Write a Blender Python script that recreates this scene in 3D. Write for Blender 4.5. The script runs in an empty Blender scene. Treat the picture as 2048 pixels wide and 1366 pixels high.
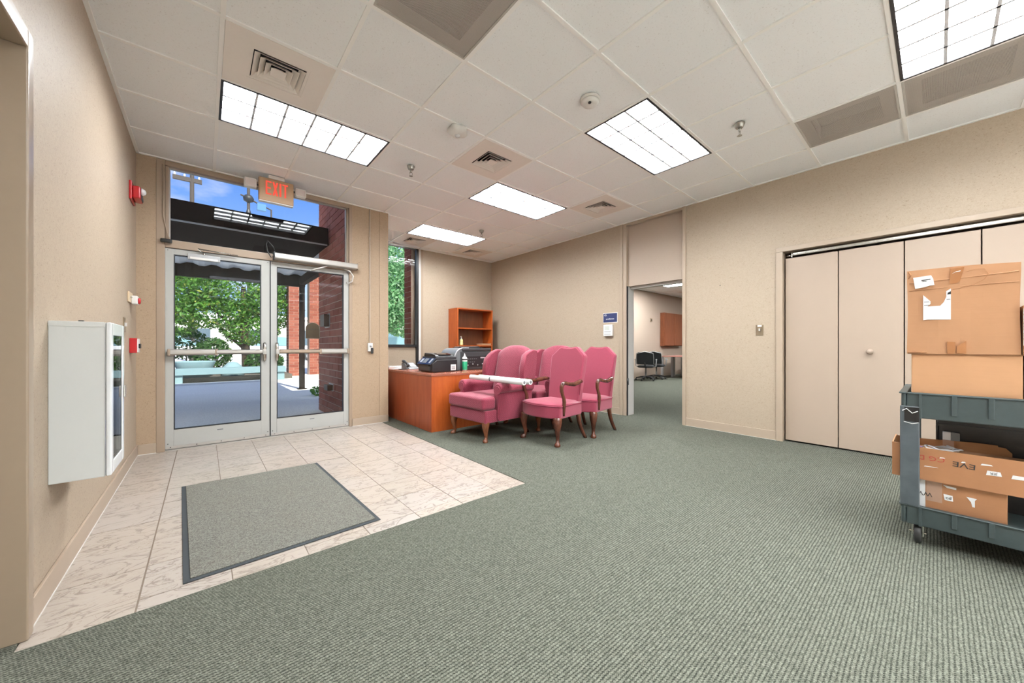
import bpy, bmesh, math, random
from mathutils import Vector, Matrix
random.seed(7)
S = bpy.context.scene
COL = S.collection
PI = math.pi
V = Vector

# ------------------------------------------------------------------ camera
cam = bpy.data.cameras.new('camera')
cam.sensor_width = 36.0
cam.lens = 723.7 / 2048 * 36.0
cam.shift_y = 10.3 / 2048
cam.clip_start = 0.02
cam.clip_end = 400
camo = bpy.data.objects.new('camera', cam)
COL.objects.link(camo)
camo.location = (-0.0802, -3.2262, 1.05)
camo.rotation_euler = (PI / 2, 0, -0.7048)
S.camera = camo

# ------------------------------------------------------------------ sky, sun, exposure
world = bpy.data.worlds.new('world')
S.world = world
world.use_nodes = True
wn, wl = world.node_tree.nodes, world.node_tree.links
wn.clear()
wo = wn.new('ShaderNodeOutputWorld')
bg = wn.new('ShaderNodeBackground')
tc = wn.new('ShaderNodeTexCoord')
mp = wn.new('ShaderNodeMapping')
mp.inputs['Scale'].default_value = (1, 1, 2.6)
nz = wn.new('ShaderNodeTexNoise')
nz.inputs['Scale'].default_value = 3.2
nz.inputs['Detail'].default_value = 7
nz.inputs['Roughness'].default_value = 0.55
rp = wn.new('ShaderNodeValToRGB')
rp.color_ramp.elements[0].position = 0.455
rp.color_ramp.elements[0].color = (0, 0, 0, 1)
rp.color_ramp.elements[1].position = 0.68
rp.color_ramp.elements[1].color = (1, 1, 1, 1)
sx = wn.new('ShaderNodeSeparateXYZ')
gr = wn.new('ShaderNodeValToRGB')
gr.color_ramp.elements[0].position = 0.0
gr.color_ramp.elements[0].color = (0.36, 0.53, 0.80, 1)
gr.color_ramp.elements[1].position = 0.40
gr.color_ramp.elements[1].color = (0.05, 0.165, 0.54, 1)
mx = wn.new('ShaderNodeMixRGB')
mx.inputs['Color2'].default_value = (0.68, 0.66, 0.70, 1)
wl.new(tc.outputs['Generated'], mp.inputs['Vector'])
wl.new(mp.outputs['Vector'], nz.inputs['Vector'])
wl.new(nz.outputs['Fac'], rp.inputs['Fac'])
wl.new(tc.outputs['Generated'], sx.inputs['Vector'])
wl.new(sx.outputs['Z'], gr.inputs['Fac'])
wl.new(gr.outputs['Color'], mx.inputs['Color1'])
wl.new(rp.outputs['Color'], mx.inputs['Fac'])
wl.new(mx.outputs['Color'], bg.inputs['Color'])
bg.inputs['Strength'].default_value = 1.75
wl.new(bg.outputs['Background'], wo.inputs['Surface'])

sun = bpy.data.lights.new('sun', 'SUN')
sun.energy = 8.5
sun.angle = 0.009
sun.color = (1.0, 0.95, 0.86)
suno = bpy.data.objects.new('sun', sun)
COL.objects.link(suno)
suno.rotation_euler = V((-0.12, 1.07, -1.0)).to_track_quat('-Z', 'Y').to_euler()

LAMP = 50.0          # radiance of the fluorescent lamps
S.view_settings.view_transform = 'Standard'
S.view_settings.look = 'None'
S.view_settings.exposure = 0.15
S.view_settings.gamma = 1.0
S.view_settings.use_curve_mapping = False
S.cycles.use_denoising = True
S.cycles.max_bounces = 10
S.cycles.diffuse_bounces = 6
S.cycles.glossy_bounces = 4
S.cycles.transparent_max_bounces = 12
S.cycles.sample_clamp_indirect = 6.0
S.cycles.caustics_reflective = False
S.cycles.caustics_refractive = False


# ------------------------------------------------------------------ mesh helpers
class MB:
    def __init__(s):
        s.v, s.f = [], []

    def add(s, verts, faces):
        o = len(s.v)
        s.v += [tuple(p) for p in verts]
        s.f += [tuple(i + o for i in f) for f in faces]
        return s

    def box(s, x0, x1, y0, y1, z0, z1):
        return s.add([(x0, y0, z0), (x1, y0, z0), (x1, y1, z0), (x0, y1, z0), (x0, y0, z1), (x1, y0, z1), (x1, y1, z1), (x0, y1, z1)],
                     [(0, 3, 2, 1), (4, 5, 6, 7), (0, 1, 5, 4), (1, 2, 6, 5), (2, 3, 7, 6), (3, 0, 4, 7)])

    def loft(s, rings, cap=True, closed=False):
        n = len(rings[0])
        vs = [p for r in rings for p in r]
        fs = []
        m = len(rings)
        for a in range(m if closed else m - 1):
            b = (a + 1) % m
            for i in range(n):
                j = (i + 1) % n
                fs.append((a * n + i, a * n + j, b * n + j, b * n + i))
        if cap and not closed:
            fs.append(tuple(range(n - 1, -1, -1)))
            fs.append(tuple(range((m - 1) * n, m * n)))
        return s.add(vs, fs)

    def tube(s, pts, r, n=10, closed=False, flat=1.0):
        pts = [V(p) for p in pts]
        rr = r if isinstance(r, (list, tuple)) else [r] * len(pts)
        rings = []
        up = None
        m = len(pts)
        for i, p in enumerate(pts):
            if closed:
                t = (pts[(i + 1) % m] - pts[i - 1]).normalized()
            else:
                t = (pts[min(i + 1, m - 1)] - pts[max(i - 1, 0)]).normalized()
            if up is None:
                up = V((0, 0, 1)) if abs(t.z) < 0.9 else V((1, 0, 0))
            a = t.cross(up)
            if a.length < 1e-5:
                a = t.cross(V((0, 1, 0)))
            a.normalize()
            b = a.cross(t).normalized()
            up = b
            rings.append([p + a * math.cos(2 * PI * k / n) * rr[i] + b * math.sin(2 * PI * k / n) * rr[i] * flat for k in range(n)])
        return s.loft(rings, closed=closed)

    def lathe(s, prof, c, n=24, axis='z'):
        c = V(c)
        rings = []
        for r, h in prof:
            ring = []
            for k in range(n):
                a = 2 * PI * k / n
                x, y = r * math.cos(a), r * math.sin(a)
                ring.append(c + (V((x, y, h)) if axis == 'z' else V((h, x, y)) if axis == 'x' else V((y, h, x))))
            rings.append(ring)
        return s.loft(rings)

    def prism(s, poly, axis, a, b):
        """polygon in the two other axes, extruded along axis from a to b"""
        def mk(p, h):
            return (h, p[0], p[1]) if axis == 'x' else (p[0], h, p[1]) if axis == 'y' else (p[0], p[1], h)
        n = len(poly)
        vs = [mk(p, a) for p in poly] + [mk(p, b) for p in poly]
        fs = [tuple(range(n - 1, -1, -1)), tuple(range(n, 2 * n))]
        fs += [(i, (i + 1) % n, n + (i + 1) % n, n + i) for i in range(n)]
        return s.add(vs, fs)

    def ring(s, outer, inner, z0, z1):
        """rectangular ring in xy between z0 and z1; outer/inner = (x0,x1,y0,y1)"""
        X0, X1, Y0, Y1 = outer
        x0, x1, y0, y1 = inner
        s.box(X0, X1, Y0, y0, z0, z1)
        s.box(X0, X1, y1, Y1, z0, z1)
        s.box(X0, x0, y0, y1, z0, z1)
        s.box(x1, X1, y0, y1, z0, z1)
        return s


def wloc(o):
    p = V((0, 0, 0))
    while o is not None:
        p += o.location
        o = o.parent
    return p


def obj(name, mb, mat=None, parent=None, smooth=False, bevel=0, seg=2, sub=0, angle=40, label=None, kind=None):
    me = bpy.data.meshes.new(name)
    off = wloc(parent)
    me.from_pydata([(x - off.x, y - off.y, z - off.z) for x, y, z in mb.v], [], mb.f)
    bm = bmesh.new()
    bm.from_mesh(me)
    bmesh.ops.recalc_face_normals(bm, faces=bm.faces[:])
    bm.to_mesh(me)
    bm.free()
    o = bpy.data.objects.new(name, me)
    COL.objects.link(o)
    if mat:
        me.materials.append(mat)
    if parent:
        o.parent = parent
    if smooth:
        me.polygons.foreach_set('use_smooth', [True] * len(me.polygons))
    if bevel:
        b = o.modifiers.new('bevel', 'BEVEL')
        b.width = bevel
        b.segments = seg
        b.limit_method = 'ANGLE'
        b.angle_limit = math.radians(angle)
        me.polygons.foreach_set('use_smooth', [True] * len(me.polygons))
        w = o.modifiers.new('normals', 'WEIGHTED_NORMAL')
        w.keep_sharp = True
    if sub:
        q = o.modifiers.new('subsurf', 'SUBSURF')
        q.levels = sub
        q.render_levels = sub
    if label:
        o['label'] = label
    if kind:
        o['kind'] = kind
    return o


def tag(o, label, cat, group=None):
    o['label'] = label
    o['category'] = cat
    if group:
        o['group'] = group
    return o


def thing(name, loc, label, cat, group=None):
    o = bpy.data.objects.new(name, None)
    o.empty_display_size = 0.1
    COL.objects.link(o)
    o.location = loc
    return tag(o, label, cat, group)


def struct(name, mb, mat, bevel=0):
    return obj(name, mb, mat, kind='structure', bevel=bevel)


def dup(root, loc, rz=None, label=None):
    r = root.copy()
    COL.objects.link(r)
    r.location = loc
    if rz is not None:
        r.rotation_euler = (0, 0, rz)
    if label:
        r['label'] = label
    for ch in list(root.children):
        c = ch.copy()
        COL.objects.link(c)
        c.parent = r
        for g in list(ch.children):
            d = g.copy()
            COL.objects.link(d)
            d.parent = c
    return r


# ------------------------------------------------------------------ material helpers
class NT:
    def __init__(s, name):
        s.m = bpy.data.materials.new(name)
        s.m.use_nodes = True
        s.t = s.m.node_tree
        s.p = s.t.nodes['Principled BSDF']
        s.out = s.t.nodes['Material Output']

    def n(s, t, **kw):
        x = s.t.nodes.new(t)
        for k, v in kw.items():
            if k in x.inputs:
                if hasattr(v, 'is_output'):
                    s.t.links.new(v, x.inputs[k])
                else:
                    x.inputs[k].default_value = v
            else:
                setattr(x, k, v)
        return x

    def l(s, a, b):
        s.t.links.new(a, b)

    def math(s, op, a, b=None, c=None):
        x = s.t.nodes.new('ShaderNodeMath')
        x.operation = op
        for i, v in enumerate((a, b, c)):
            if v is None:
                continue
            if hasattr(v, 'is_output'):
                s.l(v, x.inputs[i])
            else:
                x.inputs[i].default_value = v
        return x.outputs[0]

    def step(s, val, a, b):
        x = s.t.nodes.new('ShaderNodeMapRange')
        x.interpolation_type = 'SMOOTHSTEP'
        s.l(val, x.inputs['Value'])
        x.inputs['From Min'].default_value = a
        x.inputs['From Max'].default_value = b
        return x.outputs['Result']

    def mix(s, fac, a, b):
        x = s.t.nodes.new('ShaderNodeMixRGB')
        for k, v in (('Fac', fac), ('Color1', a), ('Color2', b)):
            if hasattr(v, 'is_output'):
                s.l(v, x.inputs[k])
            elif k == 'Fac':
                x.inputs[k].default_value = v
            else:
                x.inputs[k].default_value = (*v, 1)
        return x.outputs[0]

    def pos(s, scale=(1, 1, 1), rot=(0, 0, 0), off=None, obj=False):
        if obj:
            g = s.t.nodes.new('ShaderNodeTexCoord').outputs['Object']
        else:
            g = s.t.nodes.new('ShaderNodeNewGeometry').outputs['Position']
        m = s.t.nodes.new('ShaderNodeMapping')
        s.l(g, m.inputs['Vector'])
        m.inputs['Scale'].default_value = scale
        m.inputs['Rotation'].default_value = rot
        if off is not None:
            s.l(off, m.inputs['Location'])
        return m.outputs['Vector']

    def noise(s, vec, scale, detail=3, rough=0.5, dist=0.0):
        x = s.t.nodes.new('ShaderNodeTexNoise')
        s.l(vec, x.inputs['Vector'])
        x.inputs['Scale'].default_value = scale
        x.inputs['Detail'].default_value = detail
        x.inputs['Roughness'].default_value = rough
        x.inputs['Distortion'].default_value = dist
        return x.outputs['Fac']

    def base(s, c):
        if hasattr(c, 'is_output'):
            s.l(c, s.p.inputs['Base Color'])
        else:
            s.p.inputs['Base Color'].default_value = (*c, 1)
        return s

    def bump(s, h, strength=0.3, dist=0.01):
        b = s.t.nodes.new('ShaderNodeBump')
        b.inputs['Strength'].default_value = strength
        b.inputs['Distance'].default_value = dist
        s.l(h, b.inputs['Height'])
        s.l(b.outputs['Normal'], s.p.inputs['Normal'])
        return s

    def set(s, rough=0.5, metal=0.0, spec=0.5):
        s.p.inputs['Roughness'].default_value = rough
        s.p.inputs['Metallic'].default_value = metal
        s.p.inputs['Specular IOR Level'].default_value = spec
        return s


def plain(name, c, rough=0.5, metal=0.0, spec=0.5, var=0.08, scale=30.0):
    t = NT(name).set(rough, metal, spec)
    n = t.noise(t.pos(obj=True), scale, 3)
    t.base(t.mix(n, tuple(x * (1 - var) for x in c), tuple(min(1, x * (1 + var)) for x in c)))
    return t.m


def emit(name, c, st):
    t = NT(name)
    e = t.n('ShaderNodeEmission')
    e.inputs['Color'].default_value = (*c, 1)
    e.inputs['Strength'].default_value = st
    t.l(e.outputs[0], t.out.inputs['Surface'])
    return t.m


def wood(name, a, b, rough=0.35, sc=(14, 14, 1.6)):
    t = NT(name).set(rough)
    v = t.pos(scale=sc, obj=True)
    n = t.noise(v, 3.0, 5, 0.6, 0.6)
    f = t.noise(v, 18.0, 3, 0.6)
    t.base(t.mix(t.step(t.math('ADD', t.math('MULTIPLY', n, 0.75), t.math('MULTIPLY', f, 0.25)), 0.3, 0.7), a, b))
    return t.m


M = {}


def build_materials():
    # vinyl wall covering with flecks
    def vinyl(name, c, amount=1.0):
        t = NT(name).set(0.55, spec=0.35)
        v = t.pos()
        big = t.noise(v, 1.3, 2)
        fine = t.noise(v, 75, 3, 0.6, 1.2)
        fl = t.noise(t.pos(scale=(1, 1, 2.2)), 46, 2, 0.5, 2.5)
        c0 = t.mix(big, tuple(x * 0.97 for x in c), tuple(x * 1.03 for x in c))
        c1 = t.mix(t.math('MULTIPLY', t.step(fine, 0.35, 0.7), 0.22 * amount), c0, tuple(x * 0.72 for x in c))
        c2 = t.mix(t.math('MULTIPLY', t.step(fl, 0.62, 0.70), min(0.8, 0.45 * amount)), c1, (c[0] * 0.45, c[1] * 0.38, c[2] * 0.3))
        t.base(c2).bump(fine, 0.12, 0.004)
        return t.m
    M['wall'] = vinyl('vinyl_wall', (0.385, 0.31, 0.232), 1.6)
    M['wall_plain'] = vinyl('painted_panel', (0.40, 0.32, 0.255), 0.35)
    M['wall_brown'] = vinyl('vinyl_wall_pilaster', (0.375, 0.275, 0.185), 1.8)
    M['trim'] = plain('beige_trim', (0.36, 0.285, 0.215), 0.4, var=0.03)
    M['trim_brown'] = plain('brown_storefront_trim', (0.31, 0.232, 0.168), 0.4, var=0.04)
    M['white_line'] = plain('white_caulk', (0.60, 0.58, 0.55), 0.5, var=0.03)
    M['closet'] = plain('bifold_paint', (0.35, 0.272, 0.212), 0.45, var=0.02, scale=6)
    # acoustic tile
    t = NT('acoustic_tile').set(0.9, spec=0.1)
    r = t.n('ShaderNodeObjectInfo').outputs['Random']
    v = t.pos()
    pin = t.noise(v, 120, 2, 0.5, 1.0)
    sp = t.step(pin, 0.62, 0.72)
    c = t.mix(r, (0.88, 0.91, 0.92), (0.92, 0.95, 0.96))
    c = t.mix(t.math('MULTIPLY', sp, 0.35), c, (0.42, 0.39, 0.36))
    t.base(c).bump(pin, 0.15, 0.004)
    M['tile_ceiling'] = t.m
    M['tbar'] = plain('white_tbar', (0.92, 0.93, 0.91), 0.4, var=0.02)
    M['lamp'] = emit('fluorescent_lamp', (0.97, 1.0, 1.03), LAMP)
    t = NT('lamp_reflector').set(0.35)
    t.base((0.93, 0.94, 0.96))
    M['reflector'] = t.m
    M['louver'] = plain('louver_white', (0.62, 0.64, 0.68), 0.3, var=0.01)
    M['black'] = plain('black_plastic', (0.012, 0.012, 0.013), 0.35, var=0.2)
    M['black_gloss'] = plain('black_gloss', (0.015, 0.015, 0.016), 0.12, var=0.1)
    M['dark'] = plain('dark_metal', (0.03, 0.03, 0.03), 0.5, var=0.1)
    M['vent'] = plain('vent_paint', (0.80, 0.755, 0.70), 0.45, var=0.02)
    M['white_plastic'] = plain('white_plastic', (0.70, 0.69, 0.66), 0.35, var=0.02)
    M['chrome'] = plain('chrome', (0.62, 0.61, 0.57), 0.25, 1.0, var=0.04)
    M['brushed'] = plain('brushed_chrome', (0.36, 0.35, 0.32), 0.3, 0.9, var=0.05)
    M['alu'] = plain('anodised_aluminium', (0.46, 0.44, 0.41), 0.35, 0.55, var=0.03)
    M['alu_white'] = plain('white_door_frame', (0.40, 0.405, 0.385), 0.4, var=0.02)
    M['alu_brown'] = plain('bronze_bar', (0.32, 0.25, 0.19), 0.35, 0.4, var=0.04)
    # perforated grille
    t = NT('perforated_panel').set(0.5)
    v = t.pos(scale=(1 / 0.005, 1 / 0.005, 1 / 0.005))
    s3 = t.n('ShaderNodeSeparateXYZ')
    t.l(v, s3.inputs[0])
    fx = t.math('SUBTRACT', t.math('FRACT', s3.outputs[0]), 0.5)
    fy = t.math('SUBTRACT', t.math('FRACT', s3.outputs[1]), 0.5)
    d = t.math('SQRT', t.math('ADD', t.math('MULTIPLY', fx, fx), t.math('MULTIPLY', fy, fy)))
    t.base((0.50, 0.46, 0.415))
    t.l(t.step(d, 0.36, 0.40), t.p.inputs['Alpha'])
    M['perforated'] = t.m
    M['duct_dark'] = plain('duct_dark', (0.085, 0.09, 0.085), 0.8, var=0.1)
    M['duct_grey'] = plain('duct_board', (0.40, 0.38, 0.34), 0.8, var=0.08)
    # carpet
    t = NT('ribbed_carpet').set(0.95, spec=0.05)
    g = t.n('ShaderNodeNewGeometry').outputs['Position']
    s3 = t.n('ShaderNodeSeparateXYZ')
    t.l(g, s3.inputs[0])
    jit = t.noise(t.pos(), 70, 2)
    jl = t.noise(t.pos(), 9, 2)
    yy = t.math('ADD', t.math('DIVIDE', s3.outputs[1], 0.0122), t.math('MULTIPLY', jl, 0.5))
    yy = t.math('ADD', yy, t.math('MULTIPLY', jit, 0.35))
    row = t.math('FLOOR', yy)
    u = t.math('ABSOLUTE', t.math('SUBTRACT', t.math('MULTIPLY', t.math('FRACT', yy), 2.0), 1.0))
    xx = t.math('ADD', t.math('DIVIDE', s3.outputs[0], 0.0105), t.math('MULTIPLY', row, 0.37))
    xx = t.math('ADD', xx, t.math('MULTIPLY', jit, 0.6))
    w = t.math('ABSOLUTE', t.math('SUBTRACT', t.math('MULTIPLY', t.math('FRACT', xx), 2.0), 1.0))
    groove = t.step(u, 0.35, 0.95)
    pit = t.step(w, 0.25, 0.95)
    dk = t.math('MULTIPLY', groove, t.math('ADD', t.math('MULTIPLY', pit, 0.75), 0.25))
    tone = t.math('ADD', t.math('MULTIPLY', t.noise(t.pos(), 230, 2), 0.6), t.math('MULTIPLY', t.noise(t.pos(), 85, 2), 0.4))
    light = t.mix(t.step(tone, 0.25, 0.75), (0.040, 0.045, 0.034), (0.205, 0.212, 0.172))
    light = t.mix(t.math('MULTIPLY', pit, 0.35), light, (0.08, 0.088, 0.07))
    t.base(t.mix(dk, light, (0.010, 0.012, 0.010)))
    t.bump(t.math('SUBTRACT', 1.0, dk), 0.6, 0.006)
    M['carpet'] = t.m
    # floor tile with veins
    t = NT('stone_floor_tile').set(0.28, spec=0.4)
    r = t.n('ShaderNodeObjectInfo').outputs['Random']
    cmb = t.n('ShaderNodeCombineXYZ')
    t.l(t.math('MULTIPLY', r, 37.0), cmb.inputs[0])
    t.l(t.math('MULTIPLY', r, 91.0), cmb.inputs[1])
    v = t.pos(scale=(1.0, 2.0, 1.0), off=cmb.outputs[0])
    n1 = t.noise(v, 4.5, 4, 0.55, 1.6)
    vein = t.math('ABSOLUTE', t.math('SUBTRACT', n1, 0.5))
    n2 = t.noise(v, 9.0, 3, 0.6, 2.2)
    vein2 = t.math('ABSOLUTE', t.math('SUBTRACT', n2, 0.46))
    c0 = t.mix(t.noise(v, 2.0, 3), (0.325, 0.28, 0.24), (0.385, 0.35, 0.32))
    c0 = t.mix(t.math('MULTIPLY', r, 0.35), c0, (0.36, 0.295, 0.225))
    c1 = t.mix(t.math('MULTIPLY', t.math('SUBTRACT', 1.0, t.step(vein, 0.0, 0.035)), 0.7), c0, (0.15, 0.12, 0.095))
    c2 = t.mix(t.math('MULTIPLY', t.math('SUBTRACT', 1.0, t.step(vein2, 0.0, 0.016)), t.math('MULTIPLY', 0.85, t.step(t.noise(v, 3.0, 2), 0.42, 0.62))), c1, (0.18, 0.135, 0.085))
    t.base(c2).bump(vein, 0.1, 0.01)
    M['floor_tile'] = t.m
    M['bounce_floor'] = plain('pale_bounce_floor', (0.80, 0.78, 0.74), 0.4, var=0.03, scale=4)  # unseen floor behind the camera, made pale to bounce light onto the ceiling
    M['bounce_wall'] = plain('white_bounce_wall', (0.84, 0.83, 0.80), 0.6, var=0.02, scale=4)  # unseen rear walls, white chosen to bounce light into the room
    M['grout'] = plain('grout', (0.19, 0.15, 0.118), 0.9, var=0.1)
    # mat
    t = NT('entrance_mat_pile').set(0.95, spec=0.05)
    n = t.noise(t.pos(), 160, 3, 0.7)
    n2 = t.noise(t.pos(), 3.5, 2)
    c = t.mix(t.step(n, 0.3, 0.7), (0.066, 0.067, 0.058), (0.20, 0.20, 0.178))
    t.base(t.mix(t.math('MULTIPLY', n2, 0.35), c, (0.15, 0.135, 0.105))).bump(n, 0.4, 0.004)
    M['mat'] = t.m
    M['rubber'] = plain('rubber_edge', (0.022, 0.028, 0.032), 0.75, var=0.15)
    # glass
    t = NT('clear_glass')
    tr = t.n('ShaderNodeBsdfTransparent')
    tr.inputs[0].default_value = (0.93, 0.95, 0.945, 1)
    gl = t.n('ShaderNodeBsdfGlossy')
    gl.inputs['Roughness'].default_value = 0.0
    fr = t.n('ShaderNodeFresnel')
    fr.inputs['IOR'].default_value = 1.33
    ms = t.n('ShaderNodeMixShader')
    t.l(fr.outputs[0], ms.inputs[0])
    t.l(tr.outputs[0], ms.inputs[1])
    t.l(gl.outputs[0], ms.inputs[2])
    t.l(ms.outputs[0], t.out.inputs['Surface'])
    M['glass'] = t.m
    # fabrics
    t = NT('damask_fabric').set(0.75, spec=0.2)
    t.p.inputs['Sheen Weight'].default_value = 0.25
    v = t.pos(scale=(1, 1, 1), rot=(0.6, 0.5, 0.785), obj=True)
    vo = t.n('ShaderNodeTexVoronoi')
    vo.inputs['Scale'].default_value = 62
    vo.inputs['Randomness'].default_value = 0.25
    t.l(v, vo.inputs['Vector'])
    pt = t.step(vo.outputs['Distance'], 0.25, 0.5)
    n = t.noise(v, 300, 2)
    c = t.mix(pt, (0.25, 0.030, 0.058), (0.175, 0.019, 0.039))
    t.base(t.mix(t.math('MULTIPLY', n, 0.3), c, (0.34, 0.065, 0.10))).bump(pt, 0.35, 0.003)
    M['damask'] = t.m
    t = NT('rose_fabric').set(0.85, spec=0.15)
    t.p.inputs['Sheen Weight'].default_value = 0.25
    n = t.noise(t.pos(obj=True), 260, 3, 0.7)
    t.base(t.mix(n, (0.19, 0.025, 0.048), (0.34, 0.058, 0.095))).bump(n, 0.25, 0.002)
    M['rose'] = t.m
    M['piping'] = plain('dark_piping', (0.27, 0.035, 0.07), 0.8)
    M['mahogany'] = wood('mahogany', (0.045, 0.014, 0.009), (0.12, 0.038, 0.02), 0.18, (6, 6, 2))
    M['mahogany_red'] = wood('mahogany_leg', (0.10, 0.03, 0.015), (0.20, 0.07, 0.03), 0.18, (6, 6, 2))
    M['cherry'] = wood('cherry_laminate', (0.33, 0.058, 0.007), (0.43, 0.095, 0.015), 0.42, (5, 5, 0.7))
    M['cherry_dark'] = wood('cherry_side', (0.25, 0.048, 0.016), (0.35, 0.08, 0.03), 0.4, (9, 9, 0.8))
    M['cherry_top'] = wood('cherry_top', (0.24, 0.075, 0.045), (0.33, 0.115, 0.07), 0.25, (1.2, 8, 8))
    M['walnut_back'] = wood('bookcase_back', (0.13, 0.042, 0.018), (0.19, 0.065, 0.028), 0.4, (5, 5, 0.7))
    M['cabinet_wood'] = wood('wall_cabinet_wood', (0.17, 0.052, 0.022), (0.26, 0.085, 0.035), 0.35, (7, 7, 0.8))
    # card
    def card(name, c):
        t = NT(name).set(0.8, spec=0.2)
        v = t.pos(scale=(1, 1, 1), obj=True)
        n = t.noise(v, 6, 4, 0.6)
        st = t.noise(t.pos(scale=(1, 1, 60), obj=True), 3, 2)
        cc = t.mix(n, tuple(x * 0.88 for x in c), tuple(x * 1.1 for x in c))
        t.base(t.mix(t.math('MULTIPLY', st, 0.16), cc, tuple(x * 0.7 for x in c))).bump(st, 0.08, 0.003)
        return t.m
    M['card'] = card('cardboard', (0.40, 0.215, 0.115))
    M['card_light'] = card('cardboard_light', (0.485, 0.27, 0.145))
    M['card_brown'] = card('cardboard_brown', (0.32, 0.155, 0.075))
    M['card_side'] = card('cardboard_pale_side', (0.56, 0.43, 0.31))
    M['tape'] = plain('packing_tape', (0.31, 0.135, 0.055), 0.15, var=0.15, scale=12)
    M['tape_clear'] = plain('clear_tape', (0.36, 0.23, 0.165), 0.1, var=0.15, scale=12)
    M['paper'] = plain('white_paper', (0.70, 0.71, 0.71), 0.6, var=0.02)
    M['ink'] = plain('black_ink', (0.02, 0.018, 0.016), 0.7)
    M['red_ink'] = plain('red_ink', (0.30, 0.035, 0.02), 0.7)
    M['cart'] = plain('cart_plastic', (0.036, 0.052, 0.053), 0.45, var=0.12, scale=60)
    M['cart_dark'] = plain('duct_tape_grey', (0.07, 0.085, 0.095), 0.3, var=0.35, scale=16)
    M['red'] = plain('alarm_red', (0.40, 0.012, 0.016), 0.25, var=0.04)
    M['steel_white'] = plain('white_enamel', (0.585, 0.60, 0.585), 0.3, var=0.01)
    M['steel_gloss'] = plain('white_gloss', (0.72, 0.74, 0.75), 0.1, var=0.01)
    M['beige_plate'] = plain('almond_plate', (0.66, 0.53, 0.36), 0.35, var=0.02)
    M['brass_plate'] = plain('bronze_plate', (0.27, 0.21, 0.14), 0.35, 0.6, var=0.04)
    M['navy'] = plain('navy_sign', (0.022, 0.033, 0.10), 0.35, var=0.05)
    M['exit_face'] = plain('exit_housing', (0.36, 0.225, 0.12), 0.45, var=0.05)
    M['exit_red'] = emit('exit_letters', (1.0, 0.115, 0.075), 0.95)
    M['gasket'] = plain('black_gasket', (0.01, 0.01, 0.012), 0.5)
    M['office_mesh'] = plain('office_chair_black', (0.016, 0.018, 0.02), 0.55, var=0.1)
    M['grey_metal'] = plain('grey_metal', (0.40, 0.40, 0.40), 0.4, 0.4, var=0.03)
    M['green'] = plain('green_label', (0.02, 0.33, 0.16), 0.3, var=0.05)
    M['soap'] = plain('pale_yellow_soap', (0.68, 0.60, 0.27), 0.2, var=0.12, scale=50)
    M['grey_plastic'] = plain('grey_plastic', (0.14, 0.15, 0.155), 0.35, var=0.08)
    M['charcoal'] = plain('charcoal_plastic', (0.032, 0.034, 0.036), 0.4, var=0.1)
    M['silver'] = plain('silver_plastic', (0.42, 0.43, 0.44), 0.3, 0.3, var=0.04)
    # outdoors
    t = NT('brick_face').set(0.85, spec=0.2)
    r = t.n('ShaderNodeObjectInfo').outputs['Random']
    n = t.noise(t.pos(), 28, 4, 0.65)
    c = t.mix(r, (0.24, 0.062, 0.036), (0.37, 0.125, 0.078))
    t.base(t.mix(t.math('MULTIPLY', n, 0.45), c, (0.19, 0.045, 0.03))).bump(n, 0.3, 0.006)
    M['brick'] = t.m
    M['mortar'] = plain('mortar', (0.58, 0.42, 0.33), 0.95, var=0.12)
    t = NT('concrete_walk').set(0.9, spec=0.2)
    n = t.noise(t.pos(), 45, 4, 0.75)
    n2 = t.noise(t.pos(), 1.1, 3)
    c = t.mix(t.step(n, 0.3, 0.7), (0.60, 0.585, 0.54), (0.90, 0.88, 0.83))
    t.base(t.mix(t.math('MULTIPLY', n2, 0.4), c, (0.72, 0.69, 0.62))).bump(n, 0.3, 0.004)
    M['concrete'] = t.m
    M['kerb'] = plain('kerb_concrete', (0.60, 0.60, 0.58), 0.9, var=0.1)
    M['bench'] = plain('pale_concrete', (0.20, 0.31, 0.33), 0.8, var=0.08)
    M['gravel'] = plain('dark_gravel', (0.11, 0.095, 0.075), 0.95, var=0.8, scale=45)
    M['canopy'] = plain('brown_steel', (0.014, 0.0085, 0.006), 0.9, 0.0, 0.1, var=0.25, scale=9)
    M['deck'] = plain('white_deck', (0.72, 0.74, 0.74), 0.4, var=0.03)
    M['bark'] = plain('bark', (0.09, 0.055, 0.033), 0.9, var=0.4, scale=20)

    def leaf(name, a, b, c):
        t = NT(name).set(0.5, spec=0.3)
        g = t.n('ShaderNodeNewGeometry').outputs['Random Per Island']
        cc = t.mix(t.step(g, 0.0, 0.7), a, b)
        t.base(t.mix(t.step(g, 0.86, 1.0), cc, c))
        tl = t.n('ShaderNodeBsdfTranslucent')
        t.l(cc, tl.inputs[0])
        ms = t.n('ShaderNodeMixShader')
        ms.inputs[0].default_value = 0.35
        t.l(t.p.outputs[0], ms.inputs[1])
        t.l(tl.outputs[0], ms.inputs[2])
        t.l(ms.outputs[0], t.out.inputs['Surface'])
        return t.m
    M['leaf'] = leaf('leaf_green', (0.05, 0.17, 0.025), (0.15, 0.34, 0.05), (0.40, 0.42, 0.08))
    M['leaf_pale'] = leaf('leaf_pale', (0.12, 0.34, 0.12), (0.34, 0.58, 0.30), (0.62, 0.76, 0.55))
    M['leaf_dark'] = leaf('leaf_dark', (0.02, 0.08, 0.015), (0.06, 0.16, 0.03), (0.12, 0.2, 0.05))
    M['bldg'] = plain('pale_building', (0.70, 0.68, 0.64), 0.9, var=0.05, scale=2)
    M['window_dark'] = plain('dark_window', (0.10, 0.14, 0.17), 0.1, var=0.1)
    M['car_white'] = plain('white_car_paint', (0.80, 0.81, 0.82), 0.15, var=0.01)
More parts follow.
